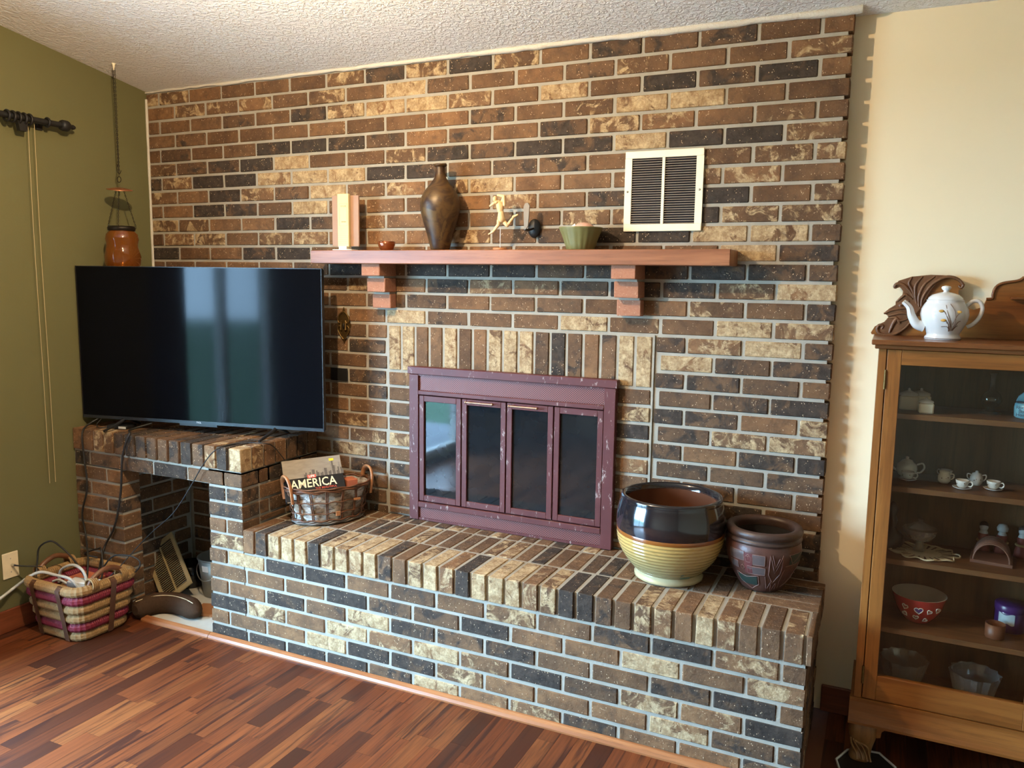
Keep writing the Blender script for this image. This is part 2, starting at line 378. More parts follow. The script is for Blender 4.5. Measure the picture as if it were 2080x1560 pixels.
def thing(name, label, cat, loc=(0, 0, 0), rz=0, group=None):
    o = bpy.data.objects.new(name, None); C.objects.link(o); o.location = loc; o.rotation_euler = (0, 0, rz); o.empty_display_size = .05
    return tag(o, label, cat, group)
def spline(pts, n=8, closed=False):
    P = [Vector(p) for p in pts]; out = []; m = len(P)
    for i in range(m if closed else m-1):
        g = lambda j: P[j % m] if closed else P[max(0, min(m-1, j))]
        a, b, c, d = g(i-1), g(i), g(i+1), g(i+2)
        for k in range(n):
            u = k/n; out.append(.5*((2*b)+(c-a)*u+(2*a-5*b+4*c-d)*u*u+(3*b-a-3*c+d)*u**3))
    if not closed: out.append(P[-1])
    return out
def text(body, size, m, parent, loc, rot, name='lettering', align='CENTER', ext=.0004, bold=0, sx=1):
    cu = bpy.data.curves.new(name, 'FONT'); cu.body = body; cu.size = size; cu.align_x = align; cu.align_y = 'CENTER'; cu.extrude = ext; cu.offset = bold
    cu.materials.append(M[m]); cu.resolution_u = 2
    tmp = bpy.data.objects.new('tmp', cu); C.objects.link(tmp); dg = bpy.context.evaluated_depsgraph_get(); dg.update()
    me = bpy.data.meshes.new_from_object(tmp.evaluated_get(dg)); bpy.data.objects.remove(tmp); me.name = name
    o = link(name, me, parent, loc); o.rotation_euler = rot; o.scale = (sx, 1, 1); return o

# ================================================================== THE ROOM
SL = .165                      # the ceiling climbs from the brick wall into the room
def zc(y): return 2.446-SL*y
XR, YB = 5.2, -4.6
bw = .06                       # plaster wall stands this far behind the brick face
mb = MB().box(-.14, XR+.1, YB-.1, .2, -.12, -.003); floor = tag(part('floor', mb, 'floor_far'), kind='structure', label='reddish brown strip wood floor')
mb = MB(); mb.add([(-.2, YB-.1, zc(YB-.1)), (XR+.1, YB-.1, zc(YB-.1)), (XR+.1, .2, zc(.2)), (-.2, .2, zc(.2)), (-.2, YB-.1, zc(YB-.1)+.1), (XR+.1, YB-.1, zc(YB-.1)+.1), (XR+.1, .2, zc(.2)+.1), (-.2, .2, zc(.2)+.1)],
           [(0, 3, 2, 1), (4, 5, 6, 7), (0, 1, 5, 4), (1, 2, 6, 5), (2, 3, 7, 6), (3, 0, 4, 7)])
tag(part('ceiling', mb, 'ceiling_texture'), kind='structure', label='off white textured ceiling sloping up into the room')
mb = MB(); y0, y1, z0, z1 = DOOR; top = zc(YB)+.05
for a in ((YB, y0, 0, top), (y1, .2, 0, top), (y0, y1, z1, top), (y0, y1, 0, z0)): mb.box(-.14, 0, *a)
tag(part('wall_left', mb, 'green_paint'), kind='structure', label='olive green painted wall')
tag(part('wall_right', MB().box(3.1, XR+.1, bw, .2, 0, 2.75), 'beige_paint'), kind='structure', label='warm beige painted wall beside the brick')
tag(part('wall_side', MB().box(XR, XR+.1, YB, .2, 0, top), 'far_paint'), kind='structure')
tag(part('wall_far', MB().box(-.14, XR+.1, YB-.1, YB, 0, top), 'far_paint'), kind='structure')
# baseboards and floor trims
tag(part('baseboard_left', MB().box(0, .014, y1, -.5, 0, .10, .003), 'baseboard_wood'), kind='structure', label='dark red wood baseboard under the green wall')
tag(part('baseboard_right', MB().box(3.26, XR, bw-.014, bw, 0, .10, .003), 'baseboard_wood_x'), kind='structure', label='dark wood baseboard behind the cabinet')
def shoe(x0, x1, y):
    return MB().prism([(y, 0), (y-.022, 0), (y-.022, .006), (y-.016, .015), (y-.006, .021), (y, .023)], x0, x1, 'yz')
tag(part('trim_1', shoe(.42, .822, -.497), 'trim_wood'), kind='structure', label='wood shoe moulding across the platform opening')
tag(part('trim_2', shoe(.824, 3.236, -.4965), 'trim_wood'), kind='structure', label='long wood shoe moulding along the foot of the hearth')
# corner bead of paint/caulk on the green wall and along the ceiling
mb = MB(); pts = [(x, -.003+.002*random.random(), 2.440+.006*random.random()) for x in [i*.05 for i in range(66)]]
mb.tube(pts, [.004+.009*p_[0]/3.2+.004*random.random() for p_ in pts], 6); tag(part('trim_3', mb, 'caulk'), kind='structure', label='rough white caulk bead where brick meets ceiling')
mb = MB(); pts = [(.004, -.003, .85+i*.06) for i in range(27)]; mb.tube(pts, [.006+.002*random.random() for _ in pts], 6)
tag(part('trim_4', mb, 'caulk'), kind='structure', label='thin white bead in the corner of brick and green wall')

# floor strips
pm = MB().box(-.5, .5, -.5, .5, -.5, .5).mesh('plank', 'floor_wood')
SW = .0635; XO = 1.321-21*SW
known = {6: [-1.318], 17: [-1.117], 21: [-.714], 22: [-1.10], 23: [-.678], 27: [-.987], 29: [-.815, -.59], 33: [-.79], 12: [-.915]}
nplank = 0
for i in range(-1, 85):
    xa, xb = XO+i*SW, XO+(i+1)*SW
    if xb <= 0.0 or xa > 4.4: continue
    xa = max(xa, .001)
    ylo, yhi = (-1.85, -.45) if xb < 3.3 else (-.62, bw)
    if xa > .31 and xb < .83: yhi = -.49
    rr = random.Random(i*13+5)
    cuts = [ylo]; kk = sorted(known.get(i, [])); y = ylo-rr.random()*.3
    while True:
        y += rr.choice((.24, .30, .36, .44, .5))
        if kk and abs(y-kk[0]) < .16: y = kk.pop(0)
        elif kk and y > kk[0]: y = kk.pop(0)
        if y >= yhi-.06: break
        if y > ylo+.05 and y-cuts[-1] > .08: cuts.append(y)
    cuts.append(yhi)
    for a, b in zip(cuts, cuts[1:]):
        o = link('plank', pm, floor, ((xa+xb)/2, (a+b)/2, -.0045)); o.scale = (xb-xa-.0005, b-a-.0005, .009); nplank += 1

# ================================================================== BRICKWORK
MOD, CR = .2032, .0677333; JT = .0120
TONE = {'b': (.12, .22), 'c': (.62, .20), 'd': (.92, .12), 'm': (.20, .66), 't': (.05, .95)}
brick_cache = {}
def brick_mesh(lx, ly, lz, var):
    k = (round(lx, 3), round(ly, 3), round(lz, 3), var)
    if k not in brick_cache:
        r = random.Random(hash(k)); bm = bmesh.new(); bmesh.ops.create_cube(bm, size=1)
        for q in bm.verts: q.co = Vector((q.co.x*lx, q.co.y*ly, q.co.z*lz))
        bmesh.ops.bevel(bm, geom=bm.edges[:], offset=.0028, segments=1, affect='EDGES')
        for q in bm.verts: q.co += Vector([r.uniform(-.0011, .0011) for _ in range(3)])
        me = bpy.data.meshes.new('brick'); bm.to_mesh(me); bm.free(); me.materials.append(M['brick']); brick_cache[k] = me
    return brick_cache[k]
def tonecol(tn, rr):
    d, a = TONE[tn]; return (max(0, min(1, d+rr.uniform(-.1, .1))), max(0, min(1, a+rr.uniform(-.1, .1))), rr.random(), 1)
brng = random.Random(3)
def brick(parent, x0, x1, y0, y1, z0, z1, tn, name='brick'):
    o = link(name, brick_mesh(x1-x0, y1-y0, z1-z0, brng.randrange(3)), parent, ((x0+x1)/2, (y0+y1)/2+brng.uniform(-.0012, .0012), (z0+z1)/2))
    o.color = tonecol(tn, brng); return o
def brick_stuff(parent, lst, name='brick_remainder'):
    mb = MB(); cols = []
    for (x0, x1, y0, y1, z0, z1, tn) in lst:
        n0 = len(mb.v); mb.box(x0, x1, y0, y1, z0, z1, .0028); cols += [tonecol(tn, brng)]*(len(mb.v)-n0)
    me = mb.mesh(name, 'brick_field'); at_ = me.color_attributes.new('tone', 'FLOAT_COLOR', 'POINT')
    at_.data.foreach_set('color', [c for q in cols for c in q]); o = link(name, me, parent); o['kind'] = 'stuff'; return o
rowt = {1: 'mmbbbbmcmdmbcccbb', 2: 'bmmmbmbtcbbcmbbm', 3: 'bbbcbcmttmbtbdcdb', 4: 'bcbbbbbbbcbmttbb', 5: 'bcbbdddcbcbcmmbmb', 6: 'mccdtbbmccdctddm',
        7: 'cmddtttddbccbbmmm', 8: 'mbdmctmmmtbbbmmb', 9: 'bbdcbtbbbbmbctdbm', 10: 'mmbbdcmbbbbmmdmm', 11: 'bmmbmmbbbmbcddttc', 12: 'dbbcdbbbbbbbbbtc',
        13: 'bbbbbcdbdddcccdcc', 14: 'bbbbbcmbcmmcccmt', 15: 'bbbbbbbccbbcbbmbc', 16: 'bbbbbbbtcbbtbbtm', 17: 'bbbbbbcbbbbbbcmtc', 18: 'bbbbbbcbbbbbbtcc',
        19: 'bbbbbbbcbbbbbcccb', 20: 'bbbbbbcbbbbbbccd', 21: 'bbbbbbbcbbbbbdcbm', 22: 'bbbbbbbbbbbbbcmm', 23: 'bbbbbbmbbbbbbcbcd', 24: 'bbbbbbmbbbbbbccc',
        25: 'bbbbbbmcbbbbbbccb', 26: 'bbbbbbcbbbbbbccb', 27: 'bbbbbbbcbbbbbccbc', 28: 'bbbbbbcbbbbbbccc', 29: 'bbbbbbbcbbbbbccbc'}
WX = 3.2254; S0, S1 = 1.416, 2.600     # the fireplace surround sits between these
wall_back = tag(part('wall_back', MB().box(0, WX-.016, .0050, bw+.02, 0, 2.448), 'mortar'), kind='structure', label='brown and tan brick wall with grey mortar joints')
todo = []
for r in range(1, 30):
    zb, zt = (36-r)*CR, (37-r)*CR
    js = [.0813+.2032*k for k in range(16)] if r % 2 else [.183+.2032*k for k in range(15)]
    xs = [-.004]+js+[WX+JT/2]
    for i, (a, b) in enumerate(zip(xs, xs[1:])):
        tn = rowt[r][i]
        a2, b2 = a+JT/2+brng.uniform(-.001, .001), b-JT/2+brng.uniform(-.001, .001)
        spans = [(a2, b2)]
        if r >= 17:
            spans = []
            if a2 < S0-JT/2: spans.append((a2, min(b2, S0-JT)))
            if b2 > S1+.015: spans.append((max(a2, S1+.010), b2))
        if r == 20 and abs((a+b)/2-1.098) < .02: spans = [(a2, 1.10)]           # a black plate replaces most of this one
        for (p, q) in spans:
            if q-p < .015: continue
            dy = brng.uniform(-.0015, .002)
            todo.append((p, q, dy, .05+(.008 if q > WX-.02 else 0), zb+JT/2, zt-JT/2, tn))
def seen_area(bk):
    x0, x1, y0, y1, z0, z1, tn = bk; cx, cz = (x0+x1)/2, (z0+z1)/2
    d = Vector((cx, 0, cz))-CAM; dep = d.dot(fw); a = (x1-x0)*(z1-z0)/dep**2*(-d.normalized().y)
    hid = cx < 1.14 and .87 < cz < 1.60 or z0 < .53 or (cx < 1.0 and cz < .9) or (1.1 < cx < 2.85 and 1.62 < cz < 1.67)
    return a*(.05 if hid else 1)
todo.sort(key=seen_area, reverse=True)
for b in todo[:286]: brick(wall_back, *b)
# corbels under the mantel
for cx, ct in ((1.412, 'stepped brick corbel under the mantel, on the side of the television'), (2.512, 'stepped brick corbel under the mantel, below the white wall vent')):
    cb = thing('brick_corbel', ct, 'corbel', group='corbels under the mantel')
    for k, (dep, r) in enumerate(((.128, 13), (.088, 14), (.048, 15))):
        zb = (36-r)*CR
        brick(cb, cx-.046, cx+.046, -dep, -.002, zb+.004, zb+CR-.004-(.004 if k == 0 else 0), 'b').color[3] = .1
        if k: part('mortar_bed', MB().box(cx-.040, cx+.040, -dep+.002, -.002, zb+CR-.006, zb+CR+.004), 'mortar', cb)
# fireplace surround
sur = tag(part('wall_surround', MB().box(S0-.004, S1+.004, -.0025, .0049, 7.5*CR, 20*CR), 'mortar'), label='brick surround of the fireplace opening with upright bricks over the red doors', kind='structure')
for k, tn in enumerate('ttbbtbbtttcdcbctt'):
    p = (S1-S0)/17; a = S0+k*p; brick(sur, a+JT/2, a+p-JT/2, -.008, .003, 17*CR+JT/2, 20*CR-JT/2, tn)
for r, tl, tr_ in zip(range(20, 30), 'mbcbmbcbmb', 'bmdbmbbcbb'):
    zb, zt = max((36-r)*CR, 7.5*CR), (37-r)*CR
    brick(sur, S0+JT/2, 1.60, -.008, .003, zb+JT/2, zt-JT/2, tl); brick(sur, 2.42, S1-JT/2, -.008, .003, zb+JT/2, zt-JT/2, tr_)

# raised hearth
D, XH, XE, H = .4947, 1.0204, 3.253, 7.5*CR
hearth = tag(part('brick_hearth', MB().box(XH+.001, XE-.018, -D+.004, -.004, 0, H-.0028), 'mortar'), 'long raised brick hearth with a sloping run of upright edging bricks', 'hearth')
ht = {1: 'ddddctmmcbbc', 2: 'bbbtddmbbbtcc', 3: 'dmbtmtmdcmmd', 4: 'bbdctdcdbbcdb', 5: 'bbbdccdbbtbm', 6: 'ctddbcbmbcdmb'}
PX0 = .8286
plat_front = []
for r in range(1, 7):
    zb = (r-1)*CR; xs = [PX0-JT/2]+([PX0+MOD*k for k in range(1, 12)] if r % 2 else [PX0+.1016+MOD*k for k in range(12)])+[XE-.012+JT/2]
    for i, (a, b) in enumerate(zip(xs, xs[1:])):
        bk = (a+JT/2, b-JT/2, -D, -D+.06, zb+JT/2, zb+CR-JT/2, ht[r][i])
        if (a+b)/2 < XH: plat_front.append(bk)
        else: brick(hearth, *bk)
p = (XE-XH-.02)/33
for k, tn in enumerate('bdtttdttttcbmtmdtttbbddcbbbbtbbbm'):
    a = XH+k*p; tt = tn if tn != 'b' or brng.random() < .7 else 'm'
    brick(hearth, a+JT/2, a+p-JT/2, -D-.006, -.308, 6*CR+JT/2, H+brng.uniform(-.001, .001), tt)
brick(hearth, XE-.018, XE, -D-.006, -.308, 6*CR+JT/2, H, 'b')
for k, tn in enumerate('bbmcbbccbbmbccbmmbcbbccbbmbbbb'):
    a = XH+.006+k*p
    brick(hearth, a+JT/2, a+p-JT/2, -.295, -.104, H-.05, H+brng.uniform(-.0015, .0005), tn)
    brick(hearth, a+JT/2, a+p-JT/2, -.092, -.010, H-.05, H+brng.uniform(-.0015, .0005), brng.choice('bbcm'))
for r in range(1, 7):
    zb = (r-1)*CR; ys = [-D+.06, -.335, -.132, -.004] if r % 2 else [-D+.06, -.233, -.030, -.004]
    for a, b in zip(ys, ys[1:]):
        if b-a > .03: brick(hearth, XE-.07, XE-.012, a+JT/2, b-JT/2, zb+JT/2, zb+CR-JT/2, brng.choice('bbccm'))
xa = XH+.006+30*p
for k in range(4): brick(hearth, xa+JT/2, XE, -.298+k*.0725, -.298+k*.0725+.062, 6*CR+JT/2, H+brng.uniform(-.001, .0005), 'bbcm'[k])

# brick platform under the television
HB, XL0, XL1 = 12.5*CR, .31, .8286
plat = tag(part('brick_platform', MB().box(0.001, XL0-.006, -D+.006, -D+.10, 0, 10*CR).box(XL1+.006, XH-.006, -D+.006, -.004, 0, 11*CR).box(0.001, .20, -D+.1, -.004, 0, 10*CR).box(0.001, XH-.006, -D+.006, -.004, 10*CR+.004, HB-.005), 'mortar'),
           'brick platform with an open recess, under the television', 'platform')
for bk in plat_front: brick(plat, *bk)
back = []
for r in range(1, 12):
    zb = (r-1)*CR
    if r <= 10:
        xs = [0, .105, XL0] if r % 2 else [0, .21, XL0]
        for a, b in zip(xs, xs[1:]): brick(plat, a+JT/2, b-JT/2+(.005 if b == XL0 else 0), -D, -D+(.098 if b == XL0 else .06), zb+JT/2, zb+CR-JT/2, brng.choice('bbbcm'))
        # side of the recess, facing right, and its back wall
        for a, b in (((-.39, -.24), (-.24, -.03)) if r % 2 else ((-.39, -.32), (-.32, -.12), (-.12, -.01))):
            brick(plat, .18, .2065, a+JT/2, b-JT/2, zb+JT/2, zb+CR-JT/2, brng.choice('bbcc'))
        for a, b in (((.21, .42), (.42, .62), (.62, .82)) if r % 2 else ((.21, .32), (.32, .52), (.52, .72), (.72, .82))):
            back.append((a+JT/2, b-JT/2, -.002, .05, zb+JT/2, zb+CR-JT/2, brng.choice('bbcc')))
    if r >= 7:
        xs = ([PX0, XH] if r % 2 else [PX0, PX0+.1, XH]) if r <= 10 else [0, .105, .308, .512, .715, .92, XH]
        for a, b in zip(xs, xs[1:]): brick(plat, a+JT/2, b-(0 if b == XH else JT/2), -D, -D+(.1 if b == XH else .06), zb+JT/2, zb+CR-JT/2, brng.choice('bccdm'))
    if 8 <= r:                                            # right flank over the hearth
        ys = [-D+.104, -.33, -.127, -.004] if r % 2 else [-D+.104, -.228, -.025]
        for a, b in zip(ys, ys[1:]): brick(plat, XH-.05, XH, a+JT/2, b-JT/2, max(zb, H)+JT/2, zb+CR-JT/2, brng.choice('bbcc'))
for k, tn in enumerate('bbmmcdccbcdcmd'):
    a = k*.068; brick(plat, a+.002+JT/2, a+.068-JT/2+.002, -D-.005, -.302, 11*CR+JT/2, HB+brng.uniform(-.001, .001), tn)
    brick(plat, a+.002+JT/2, a+.068-JT/2+.002, -.290, -.10, HB-.05, HB+brng.uniform(-.002, 0), brng.choice('bbccm'))
for k in range(7):
    b = -D-.005+k*.0705; brick(plat, .956+JT/2, XH+.004, b+(0 if k == 0 else JT/2), b+.0705-JT/2, 11*CR+JT/2, HB, 'tmbbccb'[k])

brick_stuff(wall_back, todo[286:]+back)

# ================================================================== OPENING IN THE LEFT WALL (outside the picture, seen in reflections)
fr = MB()
for (a, b, c, d) in ((y0, y0+.06, z0, z1), (y1-.06, y1, z0, z1), (y0, y1, z1-.06, z1), (y0, y1, z0, z0+.05), ((y0+y1)/2-.04, (y0+y1)/2+.04, z0, z1)): fr.box(-.10, -.04, a, b, c, d)
dr = tag(part('door_1', fr, 'white_plastic'), kind='structure', label='sliding glass door')
part('pane', MB().box(-.072, -.068, y0+.06, (y0+y1)/2-.04, z0+.05, z1-.06), 'door_glass', dr); part('pane', MB().box(-.072, -.068, (y0+y1)/2+.04, y1-.06, z0+.05, z1-.06), 'door_glass', dr)
def curtain(ya, yb, label):
    n = 60; mb = MB(); vs = []
    for i in range(n+1):
        y = ya+(yb-ya)*i/n; x = .075+.022*math.sin(i*1.35)
        vs += [(x, y, .03), (x, y, 2.17)]
    mb.add(vs, [(2*i, 2*i+2, 2*i+3, 2*i+1) for i in range(n)], True)
    tag(part('curtain', mb, 'curtain_brown'), label, 'curtain')
curtain(-1.42, -1.18, 'dark brown curtain gathered at the near end of the rod'); curtain(-3.60, -3.25, 'dark brown curtain gathered at the far end of the rod')
dk = MB()
tag(part('deck_floor', MB().box(-2.9, -.16, -5, 1.5, -.14, -.10), 'deck_board'), kind='structure')
tag(part('lawn_ground', MB().box(-40, -.16, -40, 30, -.9, -.8), 'lawn'), kind='structure')
rl = thing('deck_railing', 'pale deck railing outside the glass door', 'railing', (-2.8, 0, -.1))
part('rail', MB().box(-.05, .05, -5, 1.5, .95, 1.0), 'rail_white', rl)
for k in range(44): part('baluster', MB().box(-.02, .02, -5+k*.15, -4.96+k*.15, 0, .95), 'rail_white', rl)
# ceiling lamp, above the picture
lt = thing('ceiling_lamp', 'ceiling lamp with a small warm globe', 'lamp', (LAMP.x, LAMP.y, 0))
part('canopy', MB().lathe([(.07, zc(LAMP.y)-.03), (.075, zc(LAMP.y)+.02)], 24), 'brass', lt); part('stem', MB().tube([(0, 0, zc(LAMP.y)-.02), (0, 0, LAMP.z+.07)], .008), 'brass', lt)
part('socket', MB().lathe([(.03, LAMP.z+.05), (.022, LAMP.z+.09)], 20), 'brass', lt)
light('ceiling_lamp_bulb', 'POINT', LAMP, LAMP_W, (1, .74, .46), shadow_soft_size=.022)

# ================================================================== MANTEL AND WHAT STANDS ON IT
MZ = 1.668
mantel = tag(part('mantel_shelf', MB().box(1.117, 2.893, -.150, -.003, 1.612, MZ, .0025), 'mantel_wood'), 'long reddish brown wooden mantel shelf on two brick corbels', 'mantel')
# cream panel on a tan board
pq = thing('printed_plaque', 'tall cream printed plaque on a tan backing board, on the mantel', 'plaque', (1.258, -.085, MZ), .12)
part('backing_board', MB().box(-.064, .064, -.004, .006, .018, .232, .001), 'plaque_tan', pq)
pn = part('cream_panel', MB().box(-.028, .026, -.022, -.004, .016, .238, .002), 'plaque_cream', pq)
for k in range(9): part('print_line', MB().box(-.026, .024, -.0226, -.022, .030+k*.008, .0308+k*.008), 'print_ink', pn)
fm = MB(); 
for a in ((-.019, .019, .197, .198), (-.019, .019, .103, .104), (-.019, -.018, .103, .198), (.018, .019, .103, .198)): fm.box(a[0], a[1], -.0226, -.022, a[2], a[3])
part('printed_border', fm, 'print_ink', pn)
text('4 6 8', .012, 'print_ink', pn, (0, -.0227, .186), (PI/2, 0, 0), name='print'); text('****', .014, 'print_ink', pn, (.002, -.0227, .118), (PI/2, 0, 0), name='print')
part('foot', MB().box(-.018, .018, -.030, .014, .0035, .018).box(-.046, .046, -.036, .022, 0, .0045, .001), 'white_plastic', pq)
# copper dish
d = thing('copper_dish', 'small shiny copper brown dish on the mantel', 'dish', tuple(at(785, 500, 'y', -.085)[:2])+(MZ,))
part('bowl', MB().lathe([(0, 0), (.023, 0), (.030, .008), (.036, .026), (.037, .036), (.034, .036), (.031, .026), (.024, .010), (0, .006)], 28, fn=lambda a, z: 1+.03*math.sin(5*a)), 'copper_dish', d)
part('rim', MB().tube([(.0355*math.cos(a*PI/14), .0355*math.sin(a*PI/14), .036) for a in range(28)], .002, 6, True), 'copper_dish', d)
# vase
v_ = thing('brown_vase', 'tall dark brown glazed vase with a narrow neck on the mantel', 'vase', (1.722, -.082, MZ))
vp = [(0, 0), (.036, 0), (.039, .006), (.052, .060), (.068, .110), (.078, .150), (.0815, .185), (.076, .212), (.060, .240), (.040, .264), (.024, .288), (.0195, .308), (.0185, .330), (.0195, .338)]
part('body', MB().lathe(vp+[(.015, .338), (.014, .30), (0, .27)], 48), 'vase_glaze', v_)
part('lip', MB().lathe([(.019, .330), (.026, .335), (.0275, .339), (.025, .342), (.017, .341), (.015, .332)], 40), 'vase_glaze', v_)
# wooden figure
ym = -.095
def mp(zx, zy): return at(980+zx/8, 380+zy/8, 'y', ym)
fg = thing('artist_mannequin', 'small jointed wooden artist mannequin in a running pose on the mantel', 'figurine', (0, 0, 0))
def limb(name, pts, rs, m='pale_wood', off=0):
    P = [mp(*p)+Vector((0, off, 0)) for p in pts]; mb = MB().tube(P, rs, 10)
    for p_, r_ in zip((P[0], P[-1]), (rs[0], rs[-1])): mb.ball(p_, r_, 10)
    return part(name, mb, m, fg)
hd = mp(205, 195); part('head', MB().ball(hd, .0105, 14, (.85, .95, 1.15)), 'pale_wood', fg)
limb('neck', [(222, 225), (245, 255)], [.004, .004]); limb('chest', [(258, 262), (285, 310), (292, 380)], [.012, .0165, .0125])
limb('waist', [(300, 385), (303, 415)], [.009, .009]); limb('hips', [(303, 425), (305, 520)], [.0125, .0165])
limb('upper_arm', [(250, 250), (215, 268)], [.0065, .006], off=-.012); limb('forearm', [(215, 268), (150, 312)], [.006, .004], off=-.014)
limb('upper_arm', [(300, 250), (340, 150)], [.0065, .006], off=.006); limb('forearm', [(340, 150), (245, 132)], [.006, .005], off=.004)
limb('hand', [(355, 175), (362, 290)], [.0055, .007], off=-.004)
limb('thigh', [(278, 550), (270, 610)], [.009, .0075], off=-.006); limb('shin', [(270, 612), (192, 715)], [.0075, .005], off=-.006); limb('foot', [(192, 722), (118, 768)], [.005, .003], off=-.008)
limb('thigh', [(335, 560), (390, 622)], [.009, .0075], off=.006); limb('shin', [(390, 622), (488, 490)], [.0072, .005], off=.008); limb('foot', [(490, 480), (555, 448)], [.006, .0035], off=.008)
b0 = mp(287, 985); part('rod', MB().tube([(b0.x, ym, MZ+.008), mp(292, 640), mp(300, 520)], .0013, 6), 'wire_white', fg)
part('base', MB().lathe([(0, 0), (.028, 0), (.0285, .004), (.027, .009), (0, .009)], 28, (b0.x, ym, MZ)), 'handle_wood', fg)
# iron wall bracket
hk = thing('wall_candle_bracket', 'black oval iron wall bracket holding a flat grey upright blade', 'wall bracket', (2.105, 0, 1.756))
part('oval_plate', MB().lathe([(0, -.004), (.026, -.004), (.0275, 0), (.024, .007), (.012, .010), (0, .0105)], 32, sy=1.33).move(Matrix.Translation((0, -.006, 0)) @ Matrix.Rotation(PI/2, 4, 'X')), 'black_metal', hk)
part('arm', MB().tube(spline([(0, -.012, 0), (-.004, -.045, -.008), (-.012, -.074, -.008)], 5), .0042, 8), 'black_metal', hk)
bp = [at(1065, 466, 'y', -.075), at(1064, 420, 'y', -.075), at(1067, 413, 'y', -.075), at(1073, 412, 'y', -.075), at(1076, 418, 'y', -.075), at(1073, 459, 'y', -.075), at(1068, 466, 'y', -.075)]
part('blade', MB().prism([(p_.x-2.105, p_.z-1.756) for p_ in bp], -.078, -.072), 'blade_grey', hk)
# green fluted bowl
gb = thing('green_fluted_bowl', 'sage green fluted bowl on the mantel under the wall vent', 'bowl', (2.328, -.083, MZ))
part('bowl', MB().lathe([(0, 0), (.049, 0), (.052, .003), (.061, .030), (.070, .055), (.081, .079), (.0825, .083), (.078, .083), (.066, .055), (.050, .012), (0, .010)], 96, fn=lambda a, z: 1+(.028*abs(math.sin(9*a))-.014)*(1 if z < .078 else .2)), 'sage_glaze', gb)
sh = MB().ball((.012, 0, .076), .042, 20, (1, .8, .62)); part_ = tag(part('seashell', sh, 'shell_pink', None, (2.328, -.083, MZ)), 'pinkish shell lying in the green fluted bowl', 'shell')
part('white_edge', MB().prism([(-.045, .078), (-.02, .098), (-.012, .080)], -.012, .004), 'paper_white', part_)

# ================================================================== THINGS ON THE BRICK WALL
vx0, vx1, vz0, vz1 = 2.470, 2.760, 1.739, 2.030
vt = thing('wall_vent', 'white painted metal wall vent with two columns of louvers above the mantel', 'vent', (vx0, 0, vz0))
w_ = vx1-vx0; F = .026
part('frame', MB().box(0, w_, -.010, -.002, 0, F, .0015).box(0, w_, -.010, -.002, w_-F, w_, .0015).box(0, F, -.010, -.002, F, w_-F).box(w_-F, w_, -.010, -.002, F, w_-F), 'vent_cream', vt)
part('center_bar', MB().box(w_/2-.005, w_/2+.005, -.011, -.004, F, w_-F), 'vent_cream', vt)
part('dark_backing', MB().box(F-.002, w_-F+.002, -.0032, -.0022, F-.002, w_-F+.002), 'vent_dark', vt)
lm = MB().add([(0, -.0095, 0), (1, -.0095, 0), (1, -.0035, .0016), (0, -.0035, .0016), (0, -.0095, .0010), (1, -.0095, .0010), (1, -.0035, .0026), (0, -.0035, .0026)], [(0, 1, 2, 3), (7, 6, 5, 4), (0, 4, 5, 1), (3, 2, 6, 7), (0, 3, 7, 4), (1, 5, 6, 2)]).mesh('louver', 'vent_louver')
for k in range(28):
    for xa_, xb_ in ((F, w_/2-.005), (w_/2+.005, w_-F)):
        o = link('louver', lm, vt, (xa_, 0, F+.0012+k*(w_-2*F)/28)); o.scale = (xb_-xa_, 1, 1)
for xx in (F*.45, w_-F*.45): part('screw', MB().lathe([(0, 0), (.004, 0), (.003, .0025), (0, .003)], 12).move(Matrix.Translation((xx, -.010, w_/2)) @ Matrix.Rotation(PI/2, 4, 'X')), 'screw_steel', vt)
# ornate brass plate
bp_ = thing('brass_valve_plate', 'ornate dark brass plate fixed to the brick beside the television', 'wall ornament', (1.181, 0, 1.342))
out = []
for k in range(48):
    a = 2*PI*k/48; r = .034*(1+.10*math.cos(8*a)); out.append((r*math.cos(a), r*1.55*math.sin(a)))
out = [(x, z*1.0) for x, z in out]
part('plate', MB().prism(out, -.006, -.002), 'brass', bp_)
for sgn in (-1, 1):
    part('scroll', MB().tube(spline([(sgn*.004, -.008, .060), (sgn*.022, -.009, .045), (sgn*.030, -.009, .022), (sgn*.020, -.010, .008), (sgn*.010, -.009, .020)], 6), .0032, 7), 'brass', bp_)
    part('scroll', MB().tube(spline([(sgn*.003, -.008, -.064), (sgn*.018, -.009, -.045), (sgn*.031, -.009, -.020), (sgn*.022, -.010, -.004), (sgn*.012, -.009, -.014)], 6), .0032, 7), 'brass', bp_)
    part('tassel', MB().tube([(sgn*.012, -.010, .014), (sgn*.013, -.011, -.022)], [.003, .006], 8), 'brass', bp_)
part('finial', MB().prism([(-.010, .050), (0, .080), (.010, .050)], -.007, -.002), 'brass', bp_); part('finial', MB().prism([(-.010, -.050), (0, -.082), (.010, -.050)], -.007, -.002), 'brass', bp_)
part('keyhole_boss', MB().ball((0, -.008, -.004), .008, 12, (.8, .6, 1.6)), 'dark_chain', bp_)
tag(part('cover_plate', MB().box(1.104, 1.196, -.006, -.002, 1.089, 1.146, .001), 'black_metal'), 'plain black rectangular cover plate set into the brick beside the television', 'cover plate')

